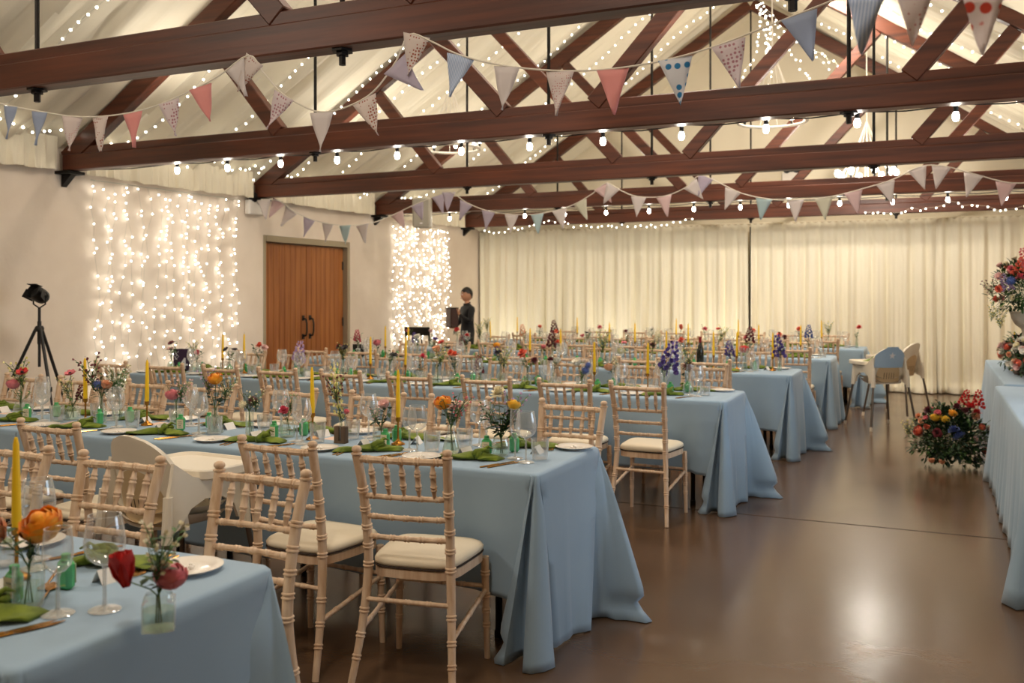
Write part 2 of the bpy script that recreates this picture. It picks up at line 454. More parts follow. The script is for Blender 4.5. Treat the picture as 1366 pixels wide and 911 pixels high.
curtain(-2.70, .033, 2.3, 'pleated cream curtain in the middle of the back wall, right of the black gap')
curtain(.036, 2.38, 4.1, 'pleated cream curtain behind the flower-topped table')
b = MB(); b.tube([(-2.73, 15.58, 0), (-2.73, 15.58, 2.6)], .022, 8); b.lathe([(0, .012), (.16, .012), (.16, 0)], 12, (-2.73, 15.56, 0))
tag(link('curtain_pole', b.mesh('curtain_pole', M['black'])), 'thin black upright pole showing in the gap between two cream curtains', 'pole')
b = MB(); b.tube([(XL + .02, 15.53, 2.645), (XR - .02, 15.53, 2.645)], .018, 8)
tag(link('curtain_rail', b.mesh('curtain_rail', M['fabric'])), 'long thin rail the cream curtains hang from under the last truss', 'curtain rail')

# ------------------------------------------------------------------ light curtains on the left wall
_ib = MB(); _ib.ball((0, 0, 0), 1, 6, 4)
def bulb_mesh(r, m, n=6, k=4):
    q = MB(); q.ball((0, 0, 0), r, n, k); return q.mesh('bulb', m)
LB = bulb_mesh(.0085, M['bulb'])
RB = bulb_mesh(.0115, M['bulb2'])
def light_curtain(y0, y1, ztop, zbot, ns, dz, label, seed):
    R = random.Random(seed)
    root = link('fairy_light_curtain', None, None, (XL + .03, y0, 0)); tag(root, label, 'fairy lights', 'fairy light curtains on the wall')
    spots = []
    hd = MB(); hd.tube([(.01, 0, ztop), (.01, y1 - y0, ztop)], .004, 5)
    link('header_wire', hd.mesh('header_wire', M['wire']), root)
    for i in range(ns):
        y = (y1 - y0) * (i + .5) / ns + R.uniform(-.02, .02); z = ztop; pts = [(.01, y, ztop)]; ph = R.uniform(0, 6)
        z -= R.uniform(.02, dz)
        while z > zbot:
            p = (.012 + R.uniform(-.012, .02), y + .035 * sin(z * 3 + ph) + R.uniform(-.03, .03), z)
            pts.append(p); spots.append(p); z -= dz * R.choice((.35, .6, .9, 1.2, 1.7))
        w = MB(); w.tube(pts, .0016, 4)
        link('light_strand', w.mesh('light_strand', M['wire']), root)
    # the hundred that show largest: the ones nearest the camera and clear of the tables
    spots.sort(key=lambda p: (p[2] < 1.0, p[1]))
    for p in spots[:100]: link('bulb', LB, root, p)
    q = MB()
    for p in spots[100:]: q.ball(p, .0085, 6, 4)
    o = link('bulbs', q.mesh('bulbs', M['bulb']), root); o['kind'] = 'stuff'
light_curtain(6.70, 8.88, 2.63, .45, 19, .135, 'wide curtain of fairy lights on the white wall near the tripod', 3)
light_curtain(12.35, 14.22, 2.60, .45, 21, .115, 'dense narrow curtain of fairy lights on the wall beyond the oak doors', 4)

# ------------------------------------------------------------------ fairy light strings under the roof
def roof_string(side, y, seed, label, drift=.35, spacing=.115):
    R = random.Random(seed); n = int(5.6 / spacing * 1.0)
    root = link('fairy_light_string', None, None, (XC, y, 0)); tag(root, label, 'fairy lights', 'fairy light strings under the roof')
    pts = []
    for i in range(n):
        v = (i + .5) / n; x = .15 + v * 4.75
        pts.append((side * x, drift * v * sin(seed) + .05 * sin(v * 17 + seed), ZR - SL * x - .16 - .11 * sin(pi * v) - .03 * sin(v * 23 + seed)))
    w = MB(); w.tube(pts, .002, 4); link('wire', w.mesh('wire', M['wire']), root)
    for p in pts: link('bulb', RB, root, (p[0], p[1] + R.uniform(-.02, .02), p[2] - .012 + R.uniform(-.012, .006)))
ys = [4.2, 5.5, 6.75, 7.55, 8.7, 9.6, 10.5, 11.5, 12.6, 13.9]
for i, y in enumerate(ys): roof_string(-1, y, 11 + i, 'string of fairy lights down the door-side roof slope, %s from the camera' % ORD[i])
ys2 = [6.9, 8.0, 9.5, 10.7, 12.2, 13.6]
for i, y in enumerate(ys2): roof_string(1, y, 31 + i, 'string of fairy lights down the roof slope opposite the doors, %s from the camera' % ORD[i], .5)
def eave_string(x, z, y0, y1, seed, label, amp=.08, sp=.1):
    R = random.Random(seed); n = int(abs(y1 - y0) / sp)
    root = link('fairy_light_string', None, None, (x, y0, z)); tag(root, label, 'fairy lights', 'fairy light strings under the roof')
    pts = [(R.uniform(-.03, .03), (y1 - y0) * i / n, -amp * abs(sin(3.1 * pi * i / n)) + R.uniform(-.02, .02)) for i in range(n + 1)]
    w = MB(); w.tube(pts, .002, 4); link('wire', w.mesh('wire', M['wire']), root)
    for p in pts[:100]: link('bulb', RB, root, (p[0], p[1], p[2] - .012))
eave_string(XL + .24, 3.06, 3.9, 6.3, 51, 'fairy lights draped along the fabric valance before the second truss')
eave_string(XL + .24, 3.05, 6.55, 9.05, 52, 'fairy lights draped along the valance above the wide light curtain')
eave_string(XL + .24, 3.05, 9.3, 11.8, 53, 'fairy lights draped along the valance above the oak doors')
eave_string(XL + .24, 3.05, 12.0, 14.7, 54, 'fairy lights draped along the valance above the dense light curtain')
# a string swagged along the far gable and garlands gathered under the ridge
def free_string(pts, label, sp=.09, sag=0):
    P = [Vector(p) for p in pts]; root = link('fairy_light_string', None, None, P[0]); tag(root, label, 'fairy lights', 'fairy light strings under the roof')
    q = []
    for a, c in zip(P, P[1:]):
        n = max(2, int((c - a).length / sp))
        for i in range(n):
            t = i / n; p = a.lerp(c, t) - P[0]; p.z -= sag * 4 * t * (1 - t); p += Vector((rnd.uniform(-.03, .03), rnd.uniform(-.03, .03), rnd.uniform(-.03, .03))); q.append(p)
    w = MB(); w.tube(q, .002, 4); link('wire', w.mesh('wire', M['wire']), root)
    for p in q[:100]: link('bulb', RB, root, (p.x, p.y, p.z - .012))
free_string([(-7.1, 14.6, 2.6), (-5.9, 14.55, 2.75), (-4.6, 14.6, 2.62), (-3.4, 14.6, 2.7)], 'fairy lights swagged along the farthest truss beside the wall', sag=.06)
free_string([(-.9, 14.55, 2.72), (.2, 14.5, 2.8), (1.3, 14.5, 2.7), (2.3, 14.5, 2.75)], 'fairy lights swagged along the farthest truss above the flower table', sag=.06)
for i in range(6):
    a = i / 6 * TAU + .3
    free_string([(-2.2 + .02 * i, 13.0, 5.45), (-1.85 + .3 * cos(a), 13.0 + .7 * sin(a), 4.85), (-1.6 + .95 * cos(a), 13.0 + 1.7 * sin(a), 4.45 - .35 * abs(cos(a)))], 'fairy lights fanning from the far ridge, %s of that burst' % ORD[i], sag=.05)

# ------------------------------------------------------------------ festoon bulbs
fb = MB(); fb.lathe([(.0, -.092), (.014, -.088), (.0205, -.072), (.022, -.058), (.018, -.042), (.012, -.028), (.012, -.02)], 10)
fbm = fb.mesh('bulb', M['festoon'])
fs = MB(); fs.lathe([(.0135, -.035), (.0155, -.03), (.0155, .012), (.008, .018), (0, .018)], 10); fsm = fs.mesh('lamp_holder', M['cable'])
def festoon(y, z, xs, x0, x1, label):
    root = link('festoon_light_string', None, None, (0, y, z)); tag(root, label, 'festoon lights', 'festoon strings under the trusses')
    allx = [x0] + xs + [x1]; pts = []
    for a, c in zip(allx, allx[1:]):
        for i in range(4): t = i / 4; pts.append((a + (c - a) * t, 0, .03 - .022 * sin(pi * (i % 4) / 4) + .0))
    pts.append((x1, 0, .03))
    w = MB(); w.tube(pts, .005, 6); link('cable', w.mesh('cable', M['cable']), root)
    for x in xs:
        h = link('lamp_holder', fsm, root, (x, 0, .018 + rnd.uniform(-.01, .0))); link('bulb', fbm, h)
festoon(6.57, ZB - .0, [-6.36 + .59 * i for i in range(15)], -7.5, 2.4, 'black festoon string of bare bulbs under the second truss')
festoon(12.15, ZB - .02, [-6.5 + .605 * i for i in range(15)], -7.5, 2.4, 'black festoon string of bare bulbs under the far trusses')

# ------------------------------------------------------------------ hoop chandeliers
def chandelier(x, y, z, lit, label):
    ring = MB(); R = .37
    ring.tube([(R * cos(TAU * i / 28), R * sin(TAU * i / 28), 0) for i in range(29)], .017, 6, False)
    cords = MB()
    for i in range(12):
        a = TAU * i / 12; cords.tube([(R * cos(a), R * sin(a), .01), (R * .45 * cos(a), R * .45 * sin(a), .34), (.01 * cos(a), .01 * sin(a), .78)], .004, 4)
    cords.tube([(0, 0, .76), (0, 0, ZR - SL * abs(x - XC) - z - .1)], .008, 5)
    o = link('hoop_chandelier', None, None, (x, y, z)); tag(o, label, 'chandelier', 'hoop chandeliers under the roof')
    link('hoop', ring.mesh('hoop', M['rope']), o); link('cord', cords.mesh('cord', M['rope']), o)
    for i in range(8):
        a = TAU * (i + .4) / 8
        h = link('lamp_holder', fsm, o, (R * cos(a), R * sin(a), .03), (pi, 0, 0)); link('bulb', lampm if lit else fbm, h)
lm = MB(); lm.lathe([(.0, -.125), (.022, -.118), (.034, -.095), (.036, -.072), (.027, -.048), (.014, -.03), (.014, -.02)], 10); lampm = lm.mesh('bulb', M['lamp'])
chandelier(-5.55, 10.4, 3.33, False, 'rope hoop chandelier hanging over the door side of the room')
chandelier(-1.62, 10.55, 3.40, False, 'rope hoop chandelier just right of the ridge, behind the second truss')
chandelier(-.80, 13.1, 2.98, True, 'brightly lit hoop chandelier above the fourth truss')

# ------------------------------------------------------------------ bunting
BM = {'bl': mat('blue_cotton', (178, 190, 214), .85, trans=.35), 'pk': mat('pink_cotton', (238, 172, 168), .85, trans=.35), 'wh': mat('white_cotton', (232, 224, 222), .85, trans=.35), 'li': mat('lilac_cotton', (206, 196, 212), .85, trans=.35),
      'pt': dots_mat('tiny_pink_print', (234, 222, 218), (196, 120, 116), 95, .2), 'br': dots_mat('rust_print', (234, 222, 216), (170, 96, 76), 70, .28), 'db': dots_mat('blue_rose_print', (232, 232, 236), (60, 140, 190), 26, .3),
      'rd': dots_mat('red_flower_print', (238, 226, 222), (214, 84, 62), 28, .3), 'fl': dots_mat('ditsy_print', (232, 220, 222), (190, 140, 150), 60, .3), 'st': stripes_mat('blue_stripe', (196, 206, 226), (150, 170, 206), 40),
      'gr': mat('sage_cotton', (222, 220, 204), .85, trans=.35), 'aq': mat('aqua_cotton', (200, 220, 224), .85, trans=.35), 'lp': mat('pale_pink_cotton', (232, 208, 208), .85, trans=.35)}
def bunting(Y, tops, flags, label, w, h, rad=.004):
    """tops: string polyline in photo px; flags: (px, py, material, tilt)"""
    Yf = Y if callable(Y) else (lambda p, Y=Y: Y); Y = 0
    root = link('bunting', None, None, (0, 0, 0)); tag(root, label, 'bunting', 'bunting strung under the trusses')
    P = []
    for (px, py) in tops:
        x, z = atY(px, py, Yf(px)); P.append((x, Yf(px) + .012 * sin(x * 3), z))
    # smooth
    Q = []
    for i in range(len(P) - 1):
        p0 = Vector(P[max(i - 1, 0)]); p1 = Vector(P[i]); p2 = Vector(P[i + 1]); p3 = Vector(P[min(i + 2, len(P) - 1)])
        for k_ in range(4):
            t = k_ / 4; Q.append(.5 * ((2 * p1) + (p2 - p0) * t + (2 * p0 - 5 * p1 + 4 * p2 - p3) * t * t + (-p0 + 3 * p1 - 3 * p2 + p3) * t ** 3))
    Q.append(Vector(P[-1]))
    s_ = MB(); s_.tube(Q, rad, 5); link('string', s_.mesh('string', M['rope']), root)
    for (px, py, m, sw) in flags:
        x, z = atY(px, py, Yf(px))
        # slope of the string there
        j = min(range(len(Q) - 1), key=lambda i: abs((Q[i].x + Q[i + 1].x) / 2 - x)); d = Q[j + 1] - Q[j]; ang = atan2(d.z, d.x)
        z = Q[j].z + (Q[j + 1].z - Q[j].z) * max(0, min(1, (x - Q[j].x) / (d.x if abs(d.x) > 1e-6 else 1)))
        f = MB()
        def fn(u, v, sw=sw):
            ww = w * (1 - v * .97); return ((u - .5) * ww + sw * v * h * .25, .012 * sin(u * 3 + 5 * v + px) * v, -v * h)
        f.grid(fn, 5, 7)
        f.mi = 0
        o = link('flag', f.mesh('flag', BM[m]), root, (x, Yf(px) + .012 * sin(x * 3), z - .002), (0, -ang * .75, rnd.uniform(-.16, .16)))
        md_ = o.modifiers.new('thick', 'SOLIDIFY'); md_.thickness = .002
bunting(3.62, [(-60, 122), (0, 138), (60, 150), (110, 156), (160, 152), (205, 141), (250, 122), (290, 102), (332, 74), (352, 96), (375, 122), (400, 139), (430, 150), (465, 143), (500, 122), (530, 80), (546, 46), (575, 55), (610, 72), (660, 85), (715, 92), (770, 94), (830, 90), (890, 80), (950, 64), (1010, 42), (1060, 22), (1110, 2), (1160, -22), (1260, -60)],
        [(17, 141, 'bl', 0), (55, 149, 'bl', 0), (97, 155, 'pt', 0), (133, 155, 'br', 0), (175, 149, 'pk', 0), (223, 134, 'fl', .3), (266, 113, 'pk', .4), (313, 87, 'wh', .5), (341, 84, 'br', -.3), (381, 126, 'fl', -.5), (431, 150, 'wh', .1), (487, 131, 'br', .4), (527, 86, 'li', .5),
         (556, 49, 'br', .2), (614, 73, 'st', 0), (675, 87, 'wh', .1), (746, 94, 'pt', 0), (817, 91, 'pk', .1), (901, 78, 'db', .1), (972, 57, 'fl', .2), (1066, 20, 'bl', .3)], 'near string of patterned cotton bunting under the first truss', .135, .185)
bunting(2.2, [(1060, -60), (1120, -24), (1155, -8), (1190, -14), (1225, -20), (1265, -14), (1310, -10), (1366, -18), (1430, -40)], [(1157, -9, 'st', 0), (1221, -19, 'pt', 0), (1312, -11, 'rd', .1)], 'nearest bunting, only its flag tips hanging into the top corner', .085, .13)
bunting(lambda p: 10.6 if p > 540 else 9.0 + 1.6 * max(0, p - 345) / 195, [(348, 266), (372, 268), (392, 282), (420, 294), (450, 300), (480, 300), (505, 295), (530, 284), (555, 272), (580, 262), (600, 256), (622, 270), (650, 281), (685, 286), (720, 285), (760, 275), (790, 258), (808, 244), (828, 254), (850, 262), (885, 262), (915, 250), (934, 234), (960, 244), (990, 258), (1030, 266), (1070, 266), (1110, 262), (1150, 252), (1190, 240), (1228, 222), (1262, 222), (1300, 232), (1350, 244), (1400, 240)],
        [(352, 268, 'wh', .2), (372, 270, 'lp', -.2), (389, 281, 'wh', 0), (413, 291, 'li', 0), (438, 297, 'wh', 0), (461, 300, 'aq', 0), (484, 299, 'wh', 0), (530, 285, 'lp', .2), (556, 272, 'li', .3), (584, 262, 'li', .2), (598, 258, 'li', -.2), (622, 270, 'li', 0), (652, 281, 'li', 0), (683, 286, 'wh', 0), (717, 285, 'aq', 0), (746, 278, 'wh', .2), (773, 268, 'gr', .3), (801, 249, 'lp', .3), (818, 250, 'wh', -.3), (852, 262, 'wh', 0), (886, 262, 'lp', .1), (921, 245, 'wh', .3), (942, 239, 'li', -.2), (978, 253, 'wh', -.1), (1019, 263, 'aq', 0), (1061, 266, 'wh', 0), (1099, 263, 'gr', 0), (1138, 256, 'lp', .1), (1181, 243, 'wh', .2), (1223, 225, 'wh', .3), (1256, 222, 'wh', -.3), (1299, 232, 'wh', -.1), (1342, 242, 'lp', 0)],
        'far string of pale bunting swagged below the third truss', .19, .24, .006)

# ------------------------------------------------------------------ fittings on the walls
b = MB(); b.box((0, 0, 0), (.22, .26, .44), .03); g = MB(); g.box((.108, 0, .01), (.012, .22, .38), .005); br = MB(); br.tube([(-.1, 0, .05), (-.15, 0, .06)], .018, 6); br.box((-.155, 0, .06), (.02, .12, .10), .003); lg = MB(); lg.box((.116, 0, -.15), (.004, .04, .02))
o = inst('wall_speaker', [('cabinet', b.mesh('cabinet', M['speaker'])), ('speaker_grille', g.mesh('speaker_grille', M['grille']), (0, 0, 0), (0, 0, 0), [('badge', lg.mesh('badge', M['white_ink']))]), ('bracket', br.mesh('bracket', M['black']))], (-6.68, 11.66, 2.66), (0, .06, -pi / 2 + .35), 'grey loudspeaker fixed to the fourth truss in front of the dense light curtain', 'loudspeaker')
def emergency(loc, rz_, label):
    a = MB(); a.box((.04, 0, 0), (.08, .32, .17), .012); h = MB()
    for s_ in (-1, 1): h.lathe([(.0, 0), (.05, 0), (.06, .06), (0, .05)], 10, (.03, s_ * .075, .12), Matrix.Rotation(pi / 2, 3, 'Y'))
    h.box((.03, 0, .095), (.02, .2, .02))
    inst('emergency_light', [('battery_box', a.mesh('battery_box', M['paper'])), ('twin_spot', h.mesh('twin_spot', M['black']))], loc, rz_, label, 'emergency light')
emergency((XL + .01, 9.16, 2.56), 0, 'white emergency light with black twin spots beside the oak doors')
emergency((-2.1, YB - .02, 3.4), -pi / 2, 'pale emergency light high on the far gable above the curtains')

# ------------------------------------------------------------------ tables and cloths
ZT = .760
tt = MB(); tt.box((0, 0, ZT - .0175), (1.80, .73, .035), .008); ttm = tt.mesh('tabletop', M['ply'])
def tleg(x):
    l = MB()
    for y in (-.19, .19): l.tube([(x, y, ZT - .04), (x, y, .02)], .016, 8)
    l.tube([(x, -.19, .30), (x, .19, .30)], .012, 8); l.tube([(x, -.19, ZT - .05), (x, .19, ZT - .05)], .012, 8)
    for y in (-.19, .19): l.lathe([(0, 0), (.02, 0), (.02, .03), (0, .03)], 8, (x, y, 0))
    return l.mesh('leg_frame', M['dark_leg'])
table_spec = [('tabletop', ttm), ('leg_frame', tleg(-.66)), ('leg_frame', tleg(.66))]
TN = {1: 'nearest long table', 2: 'second long table', 3: 'third long table', 4: 'fourth long table', 5: 'fifth long table', 6: 'farthest long table'}

def cloth(name, x0, x1, y0, y1, hem, label, push=(0, 0), seed=0, ear=1, floor_ends=True, group='pale blue tablecloths', z=ZT + .004, rz=0, loc=(0, 0, 0)):
    """cloth over a row of tables: short drop along the sides, floor-length at the ends, cascading folds at the corners.
    push = how far the hem of the near / far side hangs in under the table"""
    R = random.Random(seed)
    L = []      # (top x, top y, hem x, hem y, hem z)
    o = .012
    def side(xa, xb, yy, out, pin, n):
        for i in range(n):
            t = (i + .5) / n; x = xa + (xb - xa) * t
            e = min(1, max(0, min(abs(x - x0), abs(x - x1)) - .12) / .16)
            wv = .012 * sin(x * 9.1 + seed) + .008 * sin(x * 21 + 2 * seed) + .004 * sin(x * 43)
            h = hem + .008 * sin(x * 2.3 + seed)
            L.append((x, yy + out * o, x + .01 * sin(x * 13), yy + out * (o + .008 + .6 * wv * e - pin * e * e), h, 1))
    def end(xx, out, ya, yb, n):
        for i in range(n):
            t = (i + .5) / n; y = ya + (yb - ya) * t
            L.append((xx + out * o, y, xx + out * (.045 + .014 * sin(y * 17 + seed) + .008 * sin(y * 41 + seed)), y, .006, 1))
    def corner(cx, cy, sx, sy, seq):
        """seq of (dx, dy, z, arc t) in the frame where sx,sy point outwards; arc t runs from the side (0) to the end (1)"""
        for (dx, dy, zz, t, pw) in seq:
            a = t * pi / 2; r = .035
            if t < 0: ox, oy = o - r + t * .12, o
            elif t > 1: ox, oy = o, o - r - (t - 1) * .35
            else: ox, oy = o - r + r * sin(a), o - r + r * cos(a)
            tx = cx + sx * ox; ty = cy + sy * oy
            L.append((tx, ty, cx + sx * dx, cy + sy * dy, zz, pw))
    # dy is outwards (away from the table) in these lists
    near = [(-.18, .028, hem, -1.25, 1), (-.13, .034, hem - .002, -.7, 1), (-.10, .038, hem - .006, -.15, 1), (-.078, .034, hem - .010, .02, .95), (-.074, .012, hem - .01, .07, .6), (-.085, -.06, .20, .12, .36), (-.12, -.06, .10, .16, .40), (-.15, -.01, .03, .18, .6), (-.165, .05, .004, .22, 1.1), (-.14, .095, .003, .26, 1.2), (-.10, .10, .004, .30, 1.0), (-.085, .05, .006, .34, .5), (-.075, -.02, .006, .38, .36), (-.04, -.02, .006, .42, .38), (-.02, .08, .004, .47, .9),
            (.0, .13, .003, .52, 1.15), (.035, .13, .003, .57, 1.15), (.075, .085, .004, .62, 1.1), (.095, .03, .004, .67, 1.0), (.07, -.02, .006, .71, .6), (.01, -.06, .006, .75, .34), (-.02, -.10, .006, .80, .36), (.0, -.14, .006, .86, .6), (.025, -.165, .006, .93, .9), (.03, -.20, .006, 1.2, 1), (.03, -.235, .006, 1.6, 1)]
    far = [(-.17, .030, hem, -1.2, 1), (-.08, .035, hem, -.5, 1), (-.04, .035, hem - .01, 0, .9), (-.05, .01, hem - .02, .12, .5), (-.07, -.01, .12, .2, .5), (-.04, .06, .02, .3, 1), (.05, .06, .006, .4, 1), (.14, .02, .004, .48, .95), (.25, -.06, .003, .56, .9), (.31, -.12, .003, .60, .9), (.29, -.155, .003, .64, .95), (.20, -.15, .003, .68, .9), (.15, -.17, .003, .72, .75), (.10, -.15, .004, .76, .5), (.06, -.175, .006, .80, .42), (.02, -.22, .006, .84, .42), (.025, -.265, .006, .88, .55), (.075, -.32, .006, .93, .9), (.09, -.345, .005, .97, 1), (.075, -.375, .006, 1.3, 1), (.05, -.40, .006, 1.6, 1)]
    far = [(dx * ear if dx > .1 else dx, dy, zz, t, pw) for (dx, dy, zz, t, pw) in far]
    side(x0 + .19, x1 - .19, y0, -1, push[0], max(20, int((x1 - x0) / .045)))
    corner(x1, y0, 1, -1, near)
    end(x1, 1, y0 + .25, y1 - .42, 9)
    tuck = lambda l: [(dx, -.07 if t < -.1 else dy, zz, t, pw) for (dx, dy, zz, t, pw) in l]
    corner(x1, y1, 1, 1, tuck(far)[::-1])
    side(x1 - .19, x0 + .19, y1, 1, push[1], max(20, int((x1 - x0) / .06)))
    corner(x0, y1, -1, 1, tuck(near))
    end(x0, -1, y1 - .25, y0 + .42, 9)
    corner(x0, y0, -1, -1, far[::-1])
    n = len(L); b = MB(); vs = []; NR = 24
    cx, cy = (x0 + x1) / 2, (y0 + y1) / 2
    def clampt(p):  # tops of stations with arc t outside 0..1 slide along the straight sides
        return p
    for j in range(NR):
        for q, (tx, ty, hx, hy, hz, pw) in enumerate(L):
            if j == 0:
                k_ = .020; dx = -k_ if tx > x1 - .05 else (k_ if tx < x0 + .05 else 0); dy = -k_ if ty > y1 - .05 else (k_ if ty < y0 + .05 else 0)
                vs.append((tx + dx, ty + dy, z))
            elif j == 1:
                k_ = .007; dx = -k_ if tx > x1 - .05 else (k_ if tx < x0 + .05 else 0); dy = -k_ if ty > y1 - .05 else (k_ if ty < y0 + .05 else 0)
                vs.append((tx + dx, ty + dy, z - .002))
            else:
                s = (j - 2) / (NR - 3); sm = min(1, s / .22); sm = sm * sm * (3 - 2 * sm); e = s ** pw * sm + s * (1 - sm)
                if hx - tx > .13 or tx - hx > .13: e *= 1 - .22 * math.exp(-((s - .92) / .045) ** 2)
                zz = (z - .010) * (1 - s) + hz * s
                if hz < .02: # break where it meets the floor
                    k2 = min(1, s * 1.0); zz = max(hz, (z - .010) - (z - .010 - hz) * k2)
                x = tx + (hx - tx) * e; y = ty + (hy - ty) * e
                vs.append((x, y, zz))
    fs = [list(range(n))]
    for j in range(NR - 1):
        for i in range(n):
            a, c = i, (i + 1) % n; fs.append([j * n + i, (j + 1) * n + i, (j + 1) * n + c, j * n + c])
    b.add(vs, fs)
    ob = link('tablecloth', b.mesh('tablecloth', M['cloth'], ang=1.5), None, loc, (0, 0, rz))
    md_ = ob.modifiers.new('thick', 'SOLIDIFY'); md_.thickness = .0025; md_.offset = 1
    return tag(ob, label, 'tablecloth', group)

ROW = {1: dict(x0=-5.30, x1=-1.64, y0=1.26, y1=2.03, n=2, push=(0, .10)), 2: dict(x0=-6.97, x1=-1.48, y0=3.51, y1=4.27, n=3, push=(.05, .18)), 3: dict(x0=-6.80, x1=-1.31, y0=6.41, y1=7.17, n=3, push=(.05, .18)),
       4: dict(x0=-6.67, x1=-1.18, y0=8.72, y1=9.48, n=3, push=(.05, .18)), 5: dict(x0=-6.55, x1=-1.06, y0=10.95, y1=11.71, n=3, push=(.05, .18)), 6: dict(x0=-6.34, x1=-.85, y0=13.10, y1=13.86, n=3, push=(.05, .18))}
for k_, r in ROW.items():
    w = (r['x1'] - r['x0']) / r['n']
    for i in range(r['n']):
        inst('folding_table', table_spec, (r['x1'] - w * (i + .5), (r['y0'] + r['y1']) / 2, 0), 0, 'steel-legged folding table under the cloth, %s from the aisle, %s' % (ORD[i], TN[k_]), 'table', 'folding tables under the cloths')
    cl = cloth('tablecloth', r['x0'], r['x1'], r['y0'], r['y1'], .255, 'pale blue floor-length cloth over the %s' % TN[k_], r['push'], k_ * 1.7, .4 if k_ == 5 else 1)

# ------------------------------------------------------------------ chiavari chairs
def ringed(path, r, rings, n=10):
    """turned bamboo post: pairs of raised rings along a path (fractions of its length)"""
    P = [Vector(p) for p in path]; d = [0]
    for a, c in zip(P, P[1:]): d.append(d[-1] + (c - a).length)
    T = d[-1]
    def at(s):
        for i in range(len(P) - 1):
            if s <= d[i + 1] or i == len(P) - 2: return P[i].lerp(P[i + 1], (s - d[i]) / (d[i + 1] - d[i]))
    st = [(0, 1.0)] + [(x, 1.0) for x in d[1:-1]] + [(T, 1.0)]
    for f in rings:
        for off in (-.0065, .0065):
            c = f * T + off; st += [(c - .0045, 1.0), (c - .002, 1.22), (c + .002, 1.22), (c + .0045, 1.0)]
    st = sorted((min(max(s, 0), T), k) for s, k in st); out = []
    for s, k in st:
        if not out or s - out[-1][0] > 1e-5: out.append((s, k))
    return [at(s) for s, _ in out], [(r(s / T) if callable(r) else r) * k for s, k in out]

